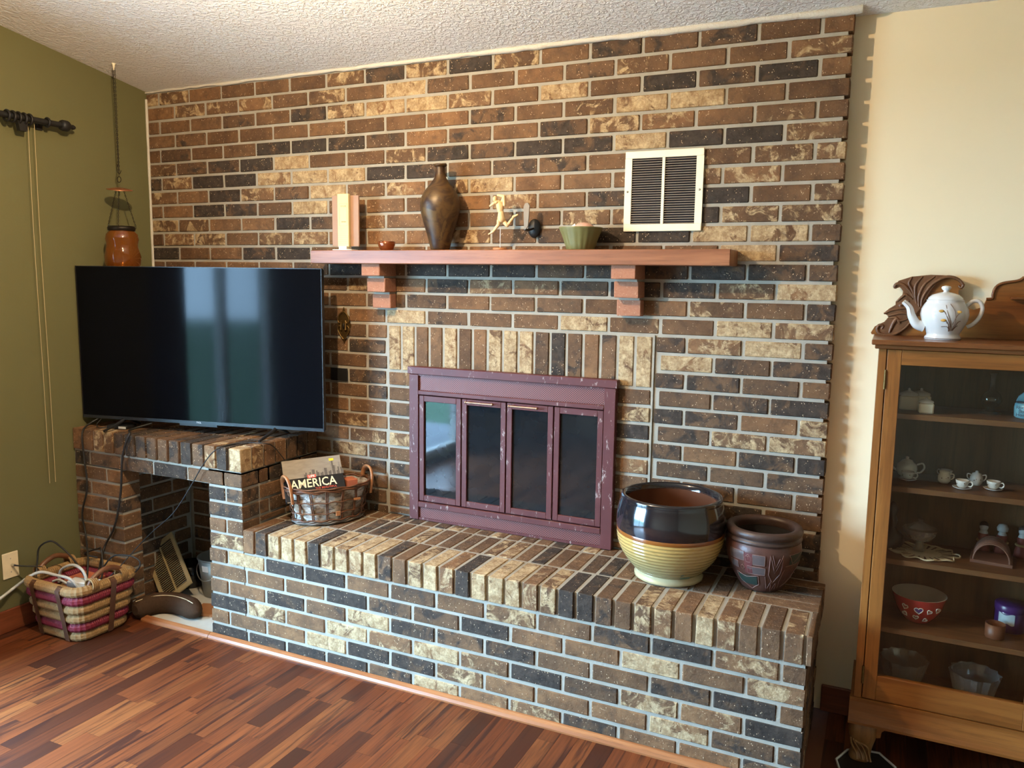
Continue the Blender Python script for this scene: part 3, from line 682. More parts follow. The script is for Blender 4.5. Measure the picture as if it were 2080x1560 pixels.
# ================================================================== FIREPLACE DOORS
fx0, fx1, fz0, fz1 = 1.545, 2.470, H+.0015, 1.181
fd = thing('fireplace_doors', 'worn red painted metal fireplace doors with four dark glass panels', 'fireplace doors', (0, 0, 0))
yF, yB_ = -.040, -.0105; sw = .046
part('top_rail', MB().box(fx0-.006, fx1+.006, yF-.004, yB_, fz1-.032, fz1, .002), 'worn_red_paint', fd)
part('side_rail', MB().box(fx0, fx0+sw, yF, yB_, fz0, fz1-.033, .002), 'worn_red_paint', fd); part('side_rail', MB().box(fx1-sw, fx1, yF, yB_, fz0, fz1-.033, .002), 'worn_red_paint', fd)
part('bottom_rail', MB().box(fx0+sw, fx1-sw, yF+.004, yB_, fz0, fz0+.010), 'worn_red_paint', fd)
part('perforated_strip', MB().box(fx0+sw, fx1-sw, yF+.010, yB_, 1.080, 1.143), 'perforated_copper', fd); part('perforated_strip', MB().box(fx0+sw, fx1-sw, yF+.010, yB_, fz0+.010, fz0+.058), 'perforated_copper', fd)
part('ledge', MB().box(fx0+sw, fx1-sw, yF+.002, yB_, 1.143, 1.149), 'worn_red_paint', fd)
part('ledge', MB().box(fx0+sw, fx1-sw, yF-.002, yB_, 1.062, 1.080, .002), 'worn_red_paint', fd); part('ledge', MB().box(fx0+sw, fx1-sw, yF-.002, yB_, fz0+.058, fz0+.082, .002), 'worn_red_paint', fd)
dw = (fx1-fx0-2*sw)/4; dz0, dz1 = fz0+.086, 1.058
for k in range(4):
    a = fx0+sw+k*dw+.0025; b = a+dw-.005; g_ = .023; ang = (.018, -.018, .018, -.018)[k]*.0
    mb = MB().box(a, a+g_, yF+.004, yB_-.004, dz0, dz1, .0015).box(b-g_, b, yF+.004, yB_-.004, dz0, dz1, .0015).box(a+g_, b-g_, yF+.004, yB_-.004, dz1-g_*1.1, dz1, .0015).box(a+g_, b-g_, yF+.004, yB_-.004, dz0, dz0+g_*1.1, .0015)
    dn = part('door_panel', mb, 'worn_red_paint', fd)
    part('glass', MB().box(a+g_-.002, b-g_+.002, yF+.014, yF+.018, dz0+g_, dz1-g_), 'firebox_glass', dn)
    if k in (1, 2):
        hx = (a+b)/2-(.012 if k == 1 else .022); hm = MB().tube([(hx-.06, yF-.018, dz1-.010), (hx+.06, yF-.018, dz1-.010)], .0042, 10)
        for e in (-.05, .05): hm.tube([(hx+e, yF+.004, dz1-.010), (hx+e, yF-.018, dz1-.010)], .0035, 8)
        hm.ball((hx-.061, yF-.018, dz1-.01), .0062, 10).ball((hx+.061, yF-.018, dz1-.01), .0062, 10); part('handle', hm, 'handle_bronze', dn, label='bronze bar handle')

# ================================================================== TELEVISION
TL, TR = Vector((.014, -.443, 0)), Vector((1.210, -.192, 0)); tw = (TR-TL).length; ta = math.atan2(TR.y-TL.y, TR.x-TL.x)
tv = thing('television', 'large flat black television standing on the brick platform', 'television', (TL.x, TL.y, 0), ta)
tz0, tz1 = .889, 1.590
part('back_shell', MB().box(.004, tw-.004, .006, .030, tz0, tz1-.002, .004).box(.16, tw-.16, .028, .068, tz0+.03, tz0+.42, .012), 'black_plastic', tv)
part('bezel', MB().box(0, .0035, -.004, .008, tz0, tz1).box(tw-.0035, tw, -.004, .008, tz0, tz1).box(0, tw, -.004, .008, tz1-.0035, tz1).box(0, tw, -.0045, .008, tz0, tz0+.014), 'black_plastic', tv)
part('lower_edge', MB().box(.002, tw-.002, -.0052, -.0042, tz0+.001, tz0+.0135), 'tv_chin', tv)
part('screen', MB().box(.0035, tw-.0035, -.0015, .005, tz0+.014, tz1-.0035), 'tv_screen', tv)
text('TCL', .011, 'lettering_white', tv, (tw/2, -.0056, tz0+.0075), (PI/2, 0, 0), name='brand_lettering', sx=1.25)
part('sensor_strip', MB().box(tw/2-.10, tw/2+.09, -.003, .01, tz0-.010, tz0), 'black_plastic', tv)
for xf in (.215, tw-.235):
    part('foot', MB().tube([(xf, .02, tz0+.008), (xf, -.016, tz0-.008), (xf-.012, -.115, HB+.007)], [.011, .009, .006], 6).tube([(xf, .02, tz0+.008), (xf+.004, .105, HB+.007)], [.010, .006], 6), 'black_plastic', tv)
bx = thing('streaming_box', 'small black box with a pale end under the television', 'set-top box', (.205, -.395, HB+.001), .2)
part('case', MB().box(-.055, .055, -.035, .035, 0, .016, .003), 'black_plastic', bx); part('pale_end', MB().box(.012, .050, -.037, -.0345, .003, .013), 'grey_cable', bx)

# ================================================================== HANGING JAR, CURTAIN ROD
jx, jy = .150, -.300
hj = thing('hanging_jar_lantern', 'amber glass jar lantern hanging on chains from the ceiling', 'lantern', (jx, jy, 0))
zt = zc(jy)
part('ceiling_hook', MB().lathe([(0, zt+.004), (.010, zt), (.006, zt-.006), (.003, zt-.028), (0, zt-.03)], 12), 'vent_cream', hj)
def chain(p0, p1, name, par, lk=.011, rad=.0026, wr=.0009):
    p0, p1 = Vector(p0), Vector(p1); n = max(2, int((p1-p0).length/(lk*.78))); d_ = (p1-p0).normalized(); u1 = d_.orthogonal().normalized(); u2 = d_.cross(u1); mb = MB()
    for k in range(n):
        c_ = p0+(p1-p0)*((k+.5)/n); u = u1 if k % 2 else u2
        mb.tube([c_+d_*(lk/2*math.cos(q*PI/4))+u*(rad*math.sin(q*PI/4)) for q in range(8)], wr, 4, True)
    o = part(name, mb, 'dark_chain', par); o['kind'] = 'stuff'; return o
zr = 1.955
chain((-.006, 0, zt-.02), (0, 0, zr+.06), 'chain', hj); chain((.006, 0, zt-.02), (.002, 0, zr+.06), 'chain', hj)
part('s_hook', MB().tube(spline([(-.006, 0, zr+.10), (-.010, 0, zr+.07), (.004, 0, zr+.055), (.016, 0, zr+.07)], 6), .0016, 6), 'dark_chain', hj)
part('ring', MB().tube([(.012*math.cos(k*PI/8), 0, zr+.030+.013*math.sin(k*PI/8)) for k in range(16)], .0018, 6, True).tube([(0, 0, zr+.055), (0, 0, zr+.045)], .0015, 5), 'dark_chain', hj)
dz_ = 1.938
dsk = part('copper_disc', MB().lathe([(0, .012), (.02, .010), (.055, .003), (.056, 0), (.054, 0), (0, .006)], 36), 'copper', hj, (0, 0, dz_)); dsk.rotation_euler = (.10, .14, 0)
for k, a in enumerate((3.5, 5.4, 1.2)): chain((.016*math.cos(a), .016*math.sin(a), dz_+.004), (.066*math.cos(a), .066*math.sin(a), 1.768), 'suspension_chain', hj)
part('wire_collar', MB().lathe([(.052, 1.752), (.058, 1.754), (.060, 1.766), (.056, 1.774), (.051, 1.772), (.052, 1.752)], 36), 'dark_chain', hj)
jar = [(.050, 1.770), (.050, 1.755), (.066, 1.738), (.070, 1.715), (.066, 1.690), (.072, 1.665), (.078, 1.635), (.074, 1.600), (.062, 1.572), (.056, 1.555), (.060, 1.535), (.052, 1.525), (0, 1.525)]
part('jar', MB().lathe(jar, 48, fn=lambda a, z: 1+.02*math.sin(6*a+z*60)), 'amber_glass', hj); part('candle', MB().lathe([(0, 1.528), (.022, 1.528), (.022, 1.575), (0, 1.578)], 20), 'paper_white', hj)
rd = thing('curtain_rod', 'black iron curtain rod with a finial high on the green wall', 'curtain rod', (0, 0, 2.196))
part('rod', MB().tube([(.062, -.50, 0), (.062, -3.0, 0)], .013, 14), 'black_metal', rd)
part('finial', MB().lathe([(0, 0), (.020, 0), (.024, .008), (.024, .030), (.018, .038), (.012, .044), (.008, .05), (.011, .056), (.009, .064), (.004, .07), (0, .071)], 16).move(Matrix.Translation((.062, -.512, 0)) @ Matrix.Rotation(-PI/2, 4, 'X')), 'black_metal', rd)
for yb in (-.575, -1.9, -2.9): part('bracket', MB().box(.002, .010, yb-.014, yb+.014, -.028, .02).box(.008, .058, yb-.006, yb+.006, -.012, -.002).tube([(.062+.018*math.cos(k*PI/8), yb, .018*math.sin(k*PI/8)) for k in range(16)], .005, 6, True), 'black_metal', rd)
for k in range(5): part('curtain_ring', MB().tube([(.062+.021*math.cos(q*PI/8), -.655-k*.024, .021*math.sin(q*PI/8)-.003) for q in range(16)], .0055, 6, True), 'black_metal', rd)
part('pulley', MB().prism([(-.022, -.016), (.022, -.016), (.016, -.055), (-.014, -.055)], .052, .072, 'yz').move(Matrix.Translation((0, -.69, 0))), 'black_metal', rd)
for yy, nm in ((-.622, 'cream pull cord hanging from the curtain rod, nearer the brick wall'), (-.650, 'cream pull cord hanging from the curtain rod, further from the brick wall')):
    tag(part('pull_cord', MB().tube(spline([(.045, yy, 2.18), (.042, yy-.002, 1.7), (.038, yy+.004, 1.1), (.034, yy+.006, .62)], 5), .0010, 6), 'cord_tan'), nm, 'cord', 'curtain pull cords')

# ================================================================== POTS ON THE HEARTH
bpot = thing('large_glazed_pot', 'large round ribbed cream pot with a glossy black glazed rim', 'pot', (2.737, -.196, H+.001))
part('foot', MB().lathe([(0, 0), (.116, 0), (.122, .004), (.122, .014), (.114, .022), (.112, .026)], 64), 'pot_foot', bpot)
prof = [(.112, .024)]
for k in range(60):
    u = k/59; z = .026+u*.142; r = .112+(.188-.112)*math.sin(min(1, u*1.02)*PI/2)**.82; prof.append((r+.0016*math.sin(u*2*PI*11), z))
part('ribbed_body', MB().lathe(prof, 80), 'pot_cream_glaze', bpot)
part('brown_band', MB().lathe([(.1885, .166), (.1895, .170), (.1895, .176), (.1885, .180)], 80), 'pot_brown_line', bpot)
part('black_rim', MB().lathe([(.1885, .179), (.191, .197), (.190, .230), (.185, .257), (.179, .277), (.176, .286), (.178, .293), (.174, .300), (.166, .301), (.160, .294), (.156, .280)], 80), 'pot_black_glaze', bpot)
part('inner_wall', MB().lathe([(.1565, .283), (.162, .24), (.174, .19), (.172, .15), (.15, .09), (.11, .045), (0, .04)], 64), 'pot_inside', bpot)
sk = MB(); a0, a1 = -1.02, -.72
vs = []
for k in range(5):
    a = a0+(a1-a0)*k/4
    for z, r in ((.030, .1225), (.052, .1415)): vs.append((r*math.cos(a), r*math.sin(a), z+(.004*k if z > .04 else 0)))
sk.add(vs, [(2*k, 2*k+2, 2*k+3, 2*k+1) for k in range(4)]); part('price_sticker', sk, 'pot_sticker', bpot)
sp = thing('carved_clay_pot', 'small dark red clay pot with carved patterns and a thick rim', 'pot', (3.052, -.145, H+.001))
cp = [(0, 0), (.062, 0), (.070, .006), (.098, .052), (.118, .100), (.127, .143), (.124, .168), (.116, .179)]
part('body', MB().lathe(cp, 56), 'terracotta_dark', sp); part('inside', MB().lathe([(.106, .20), (.106, .168), (.112, .13), (.09, .05), (.05, .02), (0, .018)], 56), 'clay_pot_inside', sp)
part('rim', MB().lathe([(.114, .173), (.124, .176), (.127, .183), (.122, .189), (.119, .192), (.126, .197), (.129, .208), (.124, .219), (.112, .222), (.101, .217), (.099, .206), (.105, .187)], 56), 'terracotta_rim', sp)
def crad(z):
    for (r0, z0_), (r1, z1_) in zip(cp, cp[1:]):
        if z0_ <= z <= z1_: return r0+(r1-r0)*(z-z0_)/max(1e-6, z1_-z0_)
    return .12
FACE = math.atan2(CAM.y+.145, CAM.x-3.052)
def onpot(u, z, e=.0012): a = FACE+u*1.2+.16; r = crad(z)+e; return (r*math.cos(a), r*math.sin(a), z)
def carve(pts, closed=True, m='carved_line', w=.0013):
    P = []
    for (u, z), (u2, z2) in zip(pts, pts[1:]+(pts[:1] if closed else [])): P += [onpot(u+(u2-u)*k/4, z+(z2-z)*k/4) for k in range(4)]
    part('carved_line', MB().tube(P, w, 5, closed), m, sp)
def patch(u0, u1, z0_, z1_, m, name):
    n = 6; vs = []; fs = []
    for i in range(n+1):
        for j in range(n+1): vs.append(onpot(u0+(u1-u0)*i/n, z0_+(z1_-z0_)*j/n, .0018))
    for i in range(n):
        for j in range(n): fs.append((i*(n+1)+j, (i+1)*(n+1)+j, (i+1)*(n+1)+j+1, i*(n+1)+j+1))
    part(name, MB().add(vs, fs, True), m, sp)
patch(-.95, -.55, .120, .152, 'relief_grey', 'relief_tile'); patch(-.35, -.08, .112, .148, 'relief_grey', 'relief_tile'); patch(-.98, -.72, .088, .112, 'relief_grey', 'relief_tile'); patch(-.48, -.06, .075, .104, 'relief_grey', 'relief_tile')
patch(-.55, -.36, .076, .150, 'relief_red', 'relief_tile'); patch(-.82, -.25, .030, .066, 'relief_green', 'relief_leaf'); patch(.50, .95, .115, .150, 'relief_green', 'relief_leaf')
for u0, u1, z0_, z1_ in ((-.95, -.55, .120, .152), (-.35, -.08, .112, .148), (-.98, -.72, .088, .112), (-.48, -.06, .075, .104)): carve([(u0, z0_), (u1, z0_), (u1, z1_), (u0, z1_)])
carve([(-.85, .070), (-.55, .060), (-.22, .070), (-.20, .035), (-.45, .012), (-.8, .04)])
carve([(-.50, .118), (-.40, .118), (-.38, .135), (-.45, .146), (-.52, .135)]); carve([(-.45, .140), (-.45, .122)], False); carve([(-.49, .138), (-.41, .138)], False)
carve([(-.60, .086), (-.55, .096), (-.60, .104), (-.65, .096)])
carve([(.03, .152), (.17, .085), (.32, .152), (.32, .08), (.17, .045), (.03, .08)]); carve([(.08, .152), (.17, .105), (.27, .152)], False)
carve([(.42, .110), (.95, .118), (.72, .04), (.5, .02)], False); carve([(.48, .150), (.98, .152), (.6, .118)], True); carve([(-.05, .07), (.05, .012), (.12, .05), (.2, .008), (.28, .045), (.36, .008)], False); carve([(.40, .10), (.36, .05), (.46, .012)], False)

# ================================================================== BIRCH BASKET AND BOOK
e0, e1 = at(582, 982, 'z', .688), at(746, 960, 'z', .688)
ctr = Vector(((e0.x+e1.x)/2, (e0.y+e1.y)/2, H+.001)); bl = (e1-e0).length/2; ba = math.atan2(e1.y-e0.y, e1.x-e0.x)
bk = thing('birch_basket', 'oval birch bark and wicker basket holding a book on the hearth', 'basket', ctr, ba)
RA, RB = bl-.004, .118; hB = .165
def oval(u, z, e=0): k = .80+.20*(z/hB); return Vector(((RA*k+e)*math.cos(u), (RB*k+e)*math.sin(u), z))
n = 64; vs = []; fs = []; zs = [.012+.013*i for i in range(12)]
for i in range(n):
    for z in zs: vs.append(oval(2*PI*i/n, z, .004*math.sin(z*120+(1 if int(i/4) % 2 else 0)*PI)))
m_ = len(zs)
for i in range(n):
    for j in range(m_-1): fs.append((i*m_+j, ((i+1) % n)*m_+j, ((i+1) % n)*m_+j+1, i*m_+j+1))
part('bark_wall', MB().add(vs, fs, True), 'birch_bark', bk); part('floor_panel', MB().add([oval(2*PI*i/n, .013) for i in range(n)], [tuple(range(n))]), 'wicker', bk)
for k in range(16):
    u = 2*PI*k/16+.1
    for du in (-.022, .022): part('stake', MB().tube([oval(u+du, z, .009 if (i+k) % 2 else .004) for i, z in enumerate((.01, .035, .06, .085, .11, .135, .155))], .0027, 6), 'wicker', bk)
for z in (.052, .100): part('band', MB().tube([oval(2*PI*i/96, z+.0015*math.sin(i*1.1), .0075+.0035*math.sin(i*96/96*PI/3)) for i in range(96)], .0024, 6, True), 'wicker', bk)
for j, (z, e, r) in enumerate(((.004, .004, .0034), (.009, .011, .0034), (.015, .008, .0034), (.021, .011, .003), (.146, .007, .0034), (.152, .011, .0034), (.158, .005, .0036), (.162, .009, .0032))):
    part('braid', MB().tube([oval(2*PI*i/96, z+.0025*math.sin(i*.8+j), e+.003*math.sin(i*.8+j*2)) for i in range(96)], r, 6, True), 'wicker_grey' if j < 3 else 'wicker', bk)
for sgn in (-1, 1):
    part('handle', MB().tube(spline([(sgn*(RA-.004), -.050, .10), (sgn*(RA+.004), -.050, .165), (sgn*(RA+.008), -.03, .198), (sgn*(RA+.009), 0, .207), (sgn*(RA+.008), .03, .198), (sgn*(RA+.004), .050, .165), (sgn*(RA-.004), .050, .10)], 6), .0105, 8, flat=.55), 'handle_wood', bk)
part('wood_tab', MB().box(-.012, .006, -.118, -.110, .040, .058), 'handle_wood', bk); part('wood_tab', MB().box(.07, .10, -.116, -.108, .096, .104), 'handle_wood', bk)
tag(part('paper_stack', MB().box(.075, .125, -.030, .030, .03, .165, .002), 'orange_plastic', None, ctr), 'terracotta orange folder edges beside the book in the birch basket', 'folder').rotation_euler = (0, 0, ba)
# the book leans in the basket, cover towards the room
k_tl, k_tr, k_ml, k_mr = at(570, 937, 'y', -.285), at(690, 924, 'y', -.105), at(587, 975, 'y', -.315), at(706, 959, 'y', -.135)
ux = ((k_tr-k_tl)+(k_mr-k_ml)).normalized(); uy = (k_tl-k_ml)+(k_tr-k_mr); uy = (uy-ux*uy.dot(ux)).normalized(); uz = ux.cross(uy)
bw_, bh_ = ((k_tr-k_tl).length+(k_mr-k_ml).length)/2, .205; bd_ = ((k_tl-k_ml).dot(uy)+(k_tr-k_mr).dot(uy))/2; oc = (k_tl+k_tr)/2-uy*(bh_/2)
book = thing('photo_book', 'black photo book titled AMERICA with a skyline cover, leaning in the birch basket', 'book')
book.matrix_world = Matrix(((ux.x, uy.x, uz.x, oc.x), (ux.y, uy.y, uz.y, oc.y), (ux.z, uy.z, uz.z, oc.z), (0, 0, 0, 1)))
hw, hh = bw_/2, bh_/2
part('pages', MB().box(-hw+.004, hw-.003, -hh+.003, hh-.003, -.017, -.003), 'paper_white', book); part('back_cover', MB().box(-hw, hw, -hh, hh, -.020, -.017), 'book_black', book); part('spine', MB().box(-hw-.002, -hw+.003, -hh, hh, -.020, 0, .001), 'book_black', book)
cv = part('front_cover', MB().box(-hw, hw, -hh, hh, -.003, 0, .0008), 'book_cover', book)
yk = hh-bd_
part('black_band', MB().box(-hw, hw, -hh, yk, 0, .0006), 'book_black', cv)
rb = random.Random(4)
for k in range(30):
    x = -hw+.085+k*.0058; hgt = (.012+.030*rb.random())*(1 if k < 22 else 1.2)
    if k in (21, 22): hgt = .068
    if k == 27: hgt = .060
    part('printed_tower', MB().box(x-.003, x+.003, yk, yk+hgt, 0, .0007+.00002*(k % 5)), 'book_grey' if k % 3 else 'book_grey_light', cv)
part('printed_label', MB().box(-.026, .010, yk-.005, yk+.011, 0, .0014), 'cover_red', cv); text('LIFE', .015, 'lettering_white', cv, (-.008, yk+.003, .0016), (0, 0, 0), name='title', ext=.0002, bold=.0004)
text('AMERICA', .060, 'lettering_cream', cv, (-.004, yk-.032, .0010), (0, 0, 0), name='title', ext=.0002, bold=.0006, sx=.80*bw_/.262)
text('THE BEAUTIFUL', .013, 'lettering_red', cv, (.045, yk-.060, .0010), (0, 0, 0), name='subtitle', ext=.0002)
part('yellow_sticker', MB().box(hw-.050, hw-.030, hh-.026, hh-.014, 0, .001), 'sticker_yellow', cv)

# ================================================================== ROPE BASKET WITH CABLES
rbk = thing('rope_basket', 'square coiled rope basket in tan and magenta bands with brown leather straps', 'basket', (.247, -.674, 0))
def rrect(hx, hy, r, n=10, ox=0, oy=0):
    P = []
    for sx, sy, a0 in ((1, -1, -PI/2), (1, 1, 0), (-1, 1, PI/2), (-1, -1, PI)):
        for k in range(n+1): a = a0+PI/2*k/n; P.append((ox+sx*(hx-r)+r*math.cos(a), oy+sy*(hy-r)+r*math.sin(a)))
    out = []
    for (x, y), (x2, y2) in zip(P, P[1:]+P[:1]):
        m_ = max(1, int(math.hypot(x2-x, y2-y)/.0045)); out += [(x+(x2-x)*i/m_, y+(y2-y)*i/m_) for i in range(m_)]
    return out
bands = ['rope_tan', 'rope_red', 'rope_tan', 'rope_tan', 'rope_red']
hxs = lambda z: (.128+.037*z/.225, .108+.036*z/.225)
for k, m_ in enumerate(bands):
    z = .0235+k*.0420; hx, hy = hxs(z); pts = rrect(hx, hy, .045)
    part('rope_band', MB().tube([(x, y, z) for x, y in pts], [.0232 if i % 2 else .0212 for i in range(len(pts))], 10, True, smooth=False), m_, rbk)
hx, hy = hxs(.235); pts = rrect(hx, hy, .05); part('rim_roll', MB().tube([(x, y, .232) for x, y in pts], [.0225 if i % 2 else .0205 for i in range(len(pts))], 10, True, smooth=False), 'rope_tan', rbk)
part('base_panel', MB().box(-.12, .12, -.10, .10, .004, .010), 'leather', rbk)
def strap(sx, sy, off):
    P = []
    for z in (.006, .04, .08, .12, .16, .20, .236):
        hx, hy = hxs(z); P.append(((sx*(hx+.0255), off, z) if sx else (off, sy*(hy+.0255), z)))
    hx, hy = hxs(.24); P += [((sx*(hx+.008), off, .254) if sx else (off, sy*(hy+.008), .254)), ((sx*(hx-.014), off, .247) if sx else (off, sy*(hy-.014), .247)), ((sx*(hx-.024), off, .20) if sx else (off, sy*(hy-.024), .20))]
    w = .0135; mb = MB(); vs = []
    for p_ in P: vs += [(p_[0]-(0 if sx else w), p_[1]-(w if sx else 0), p_[2]), (p_[0]+(0 if sx else w), p_[1]+(w if sx else 0), p_[2])]
    mb.add(vs, [(2*i, 2*i+1, 2*i+3, 2*i+2) for i in range(len(P)-1)], True); part('leather_strap', mb, 'leather', rbk)
strap(0, -1, -.085); strap(0, -1, .078); strap(1, 0, .015); strap(0, 1, 0); strap(-1, 0, 0)
for sgn in (-1, 1):
    hx, hy = hxs(.24); P = spline([(sgn*(hx-.004), -.085, .245), (sgn*(hx-.002), -.06, .277), (sgn*hx, 0, .298), (sgn*(hx-.002), .06, .277), (sgn*(hx-.004), .085, .245)], 6)
    part('bent_handle', MB().tube(P, .0115, 8), 'bent_handle', rbk)
    for yy in (-.072, .072):
        for q in range(4): part('wrap', MB().tube([(sgn*hx+.026*math.cos(a*PI/6), yy-.012+q*.008, .250+.026*math.sin(a*PI/6)) for a in range(12)], .0042, 6, True), 'rope_tan', rbk)
ps = thing('power_strip', 'white power strip with a grey plug lying in the rope basket', 'power strip', (.300, -.705, .205), .25)
part('case', MB().box(-.06, .075, -.028, .028, 0, .030, .004), 'white_plastic', ps); part('plug_hole', MB().lathe([(0, .0305), (.011, .0305), (.011, .031), (0, .0315)], 14, (.02, .004, 0)), 'black_rubber', ps)
tag(part('orange_box', MB().box(-.07, .06, -.06, .055, 0, .075, .006), 'orange_plastic', None, (.215, -.625, .135)), 'orange box lying in the rope basket beside the power strip', 'box')
def cable(name, pts, r, m, label, n=6):
    tag(part(name, MB().tube(spline(pts, n), r, 8), m), label, 'cable')
yc = -D-.022
cable('power_cable', [(.10, -.40, HB+.05), (.075, -.46, HB+.02)]+[at(a, b, 'y', yc) for a, b in ((167, 880), (171, 930), (177, 990), (167, 1042), (174, 1085))]+[(.20, -.60, .28), (.24, -.645, .18)], .0042, 'black_rubber', 'black power cable hanging down the platform front, on the side of the green wall')
cable('power_cable', [(.36, -.36, HB+.03), (.33, -.45, HB+.012)]+[at(a, b, 'y', yc) for a, b in ((263, 882), (249, 925), (245, 1000), (233, 1068), (212, 1112))]+[(.30, -.63, .24), (.27, -.66, .17)], .0048, 'black_rubber', 'thick black cable running from under the television into the rope basket')
cable('antenna_cable', [(.965, -.400, HB+.006), (.93, -.43, HB+.004)]+[at(a, b, 'y', yc) for a, b in ((438, 914), (410, 948), (385, 992), (352, 1042), (312, 1078), (282, 1108))]+[(.385, -.60, .262), (.33, -.64, .20)], .0024, 'black_rubber', 'thin black cable arching across the platform recess')
cable('thin_cable', [(.965, -.395, HB+.006), at(540, 901, 'z', HB+.006), at(556, 908, 'x', XH+.012), at(575, 930, 'x', XH+.02), at(590, 955, 'x', XH+.045), at(603, 975, 'y', -.262)], .0022, 'black_rubber', 'thin black cable falling from the television foot into the birch basket')
cable('device_cable', [(.18, -.42, HB+.008), (.13, -.455, HB+.005), (.10, -.44, HB+.02), (.12, -.40, HB+.06)], .0022, 'black_rubber', 'short black cable looping from the box under the television')
cable('loop_cable', [(.10, -.78, .235), at(76, 1140, 'y', -.75), at(80, 1112, 'y', -.74), at(103, 1099, 'y', -.73), at(125, 1112, 'y', -.70), at(148, 1135, 'y', -.68), (.26, -.66, .22), (.25, -.64, .17)], .004, 'black_rubber', 'black cable arching out over the wall side of the rope basket')
cable('loop_cable', [(.17, -.53, .26), at(172, 1125, 'y', -.56), at(198, 1115, 'y', -.57), at(206, 1118, 'y', -.58), (.31, -.62, .22), (.28, -.66, .16)], .004, 'black_rubber', 'black cable bowed low across the back of the rope basket')
cable('loop_cable', [(.27, -.62, .20), at(225, 1133, 'y', -.60), at(258, 1128, 'y', -.57), at(281, 1137, 'y', -.55), at(284, 1150, 'y', -.55), at(275, 1162, 'y', -.56)], .0036, 'black_rubber', 'black cable bowed over the platform side of the rope basket')
cable('extension_cord', [(.02, -1.08, .16), at(-30, 1235, 'x', .03), at(0, 1216, 'x', .04), at(30, 1193, 'y', -.82), at(62, 1170, 'y', -.80), at(85, 1162, 'y', -.78), at(112, 1168, 'y', -.765), at(142, 1176, 'y', -.755), at(160, 1196, 'y', -.735), (.285, -.715, .215)], .0066, 'grey_cable', 'pale grey extension cord running from the green wall into the rope basket')
cable('plug_cord', [at(120, 1182, 'y', -.70), at(123, 1160, 'y', -.70), at(136, 1150, 'y', -.70), at(152, 1148, 'y', -.70), at(167, 1158, 'y', -.70), at(174, 1172, 'y', -.70), at(175, 1184, 'y', -.70), (.318, -.700, .236)], .0062, 'grey_cable', 'pale grey cord looped up from the plug on the power strip')
cable('short_cord', [at(108, 1181, 'y', -.74), at(120, 1178, 'y', -.74), at(135, 1185, 'y', -.735), at(146, 1196, 'y', -.73), (.27, -.73, .20)], .0058, 'grey_cable', 'short pale grey cord at the front rim inside the rope basket')
op = thing('wall_plate', 'cream wall plate with a black cable on the green wall', 'wall plate', (0, -.825, .292))
part('plate', MB().box(.0005, .006, -.035, .035, -.057, .057, .002), 'cream_plastic', op)
for dz in (-.03, .03): part('screw', MB().ball((.0062, 0, dz), .0028, 8, (.5, 1, 1)), 'screw_steel', op)
part('connector', MB().tube([(.004, .004, 0), (.022, .006, 0)], .0055, 10), 'screw_steel', op); part('coax_cable', MB().tube(spline([(.02, .006, 0), (.05, .02, -.003), (.085, .06, -.012), (.10, .10, -.03)], 5), .0036, 8), 'black_rubber', op)

# ================================================================== IN THE PLATFORM RECESS
tag(part('white_floor_tile', MB().box(.32, .822, -.475, -.02, .0005, .006), 'white_tile'), 'pale square tile on the floor of the platform recess', 'tile')
ov = thing('floor_register', 'old cream metal floor register leaning diagonally inside the platform recess', 'vent', (0, 0, 0))
q_tl, q_tr, q_bl = at(295, 1123.6, 'y', -.225), at(350, 1080.5, 'y', -.175), at(352, 1205.6, 'y', -.270)
ux = (q_tr-q_tl).normalized(); uy = (q_tl-q_bl); uy = (uy-ux*uy.dot(ux)).normalized(); uz = ux.cross(uy); W2, L2 = (q_tr-q_tl).length, (q_tl-q_bl).length*1.04
q_bl = q_tl-uy*L2
ov.matrix_world = Matrix(((ux.x, uy.x, uz.x, q_bl.x), (ux.y, uy.y, uz.y, q_bl.y), (ux.z, uy.z, uz.z, q_bl.z), (0, 0, 0, 1)))
f2 = .018
part('frame', MB().box(0, f2, 0, L2, 0, .008).box(W2-f2, W2, 0, L2, 0, .008).box(f2, W2-f2, 0, f2*1.3, 0, .008).box(f2, W2-f2, L2-f2*1.3, L2, 0, .008), 'old_vent', ov)
part('center_bar', MB().box(W2/2-.003, W2/2+.003, f2, L2-f2, .002, .009), 'old_vent', ov); part('dark_backing', MB().box(f2, W2-f2, f2, L2-f2, -.004, .0005), 'vent_dark', ov)
for k in range(24): part('louver', MB().box(f2, W2-f2, f2*1.3+.004+k*(L2-2.9*f2)/24, f2*1.3+.0062+k*(L2-2.9*f2)/24, .001, .006), 'old_vent', ov)
bc = at(408, 1188, 'z', .007); bc = Vector((.505, -.125, .007))
bu = thing('metal_bucket', 'galvanised metal bucket standing deep in the platform recess', 'bucket', bc)
part('body', MB().lathe([(0, 0), (.072, 0), (.076, .004), (.098, .19), (.094, .19), (.07, .01), (0, .008)], 40), 'galvanised', bu)
part('rim', MB().tube([(.098*math.cos(k*PI/20), .098*math.sin(k*PI/20), .19) for k in range(40)], .004, 6, True), 'galvanised', bu)
part('bail_handle', MB().tube(spline([(-.098, 0, .18), (-.085, -.062, .13), (0, -.105, .095), (.085, -.062, .13), (.098, 0, .18)], 6), .0025, 6), 'screw_steel', bu)
part('label', MB().add([(.094*math.cos(a)*r_, .094*math.sin(a)*r_, z) for a in (-1.75, -1.55, -1.35) for z, r_ in ((.135, .985), (.165, 1.02))], [(0, 2, 3, 1), (2, 4, 5, 3)], True), 'paper_white', bu)
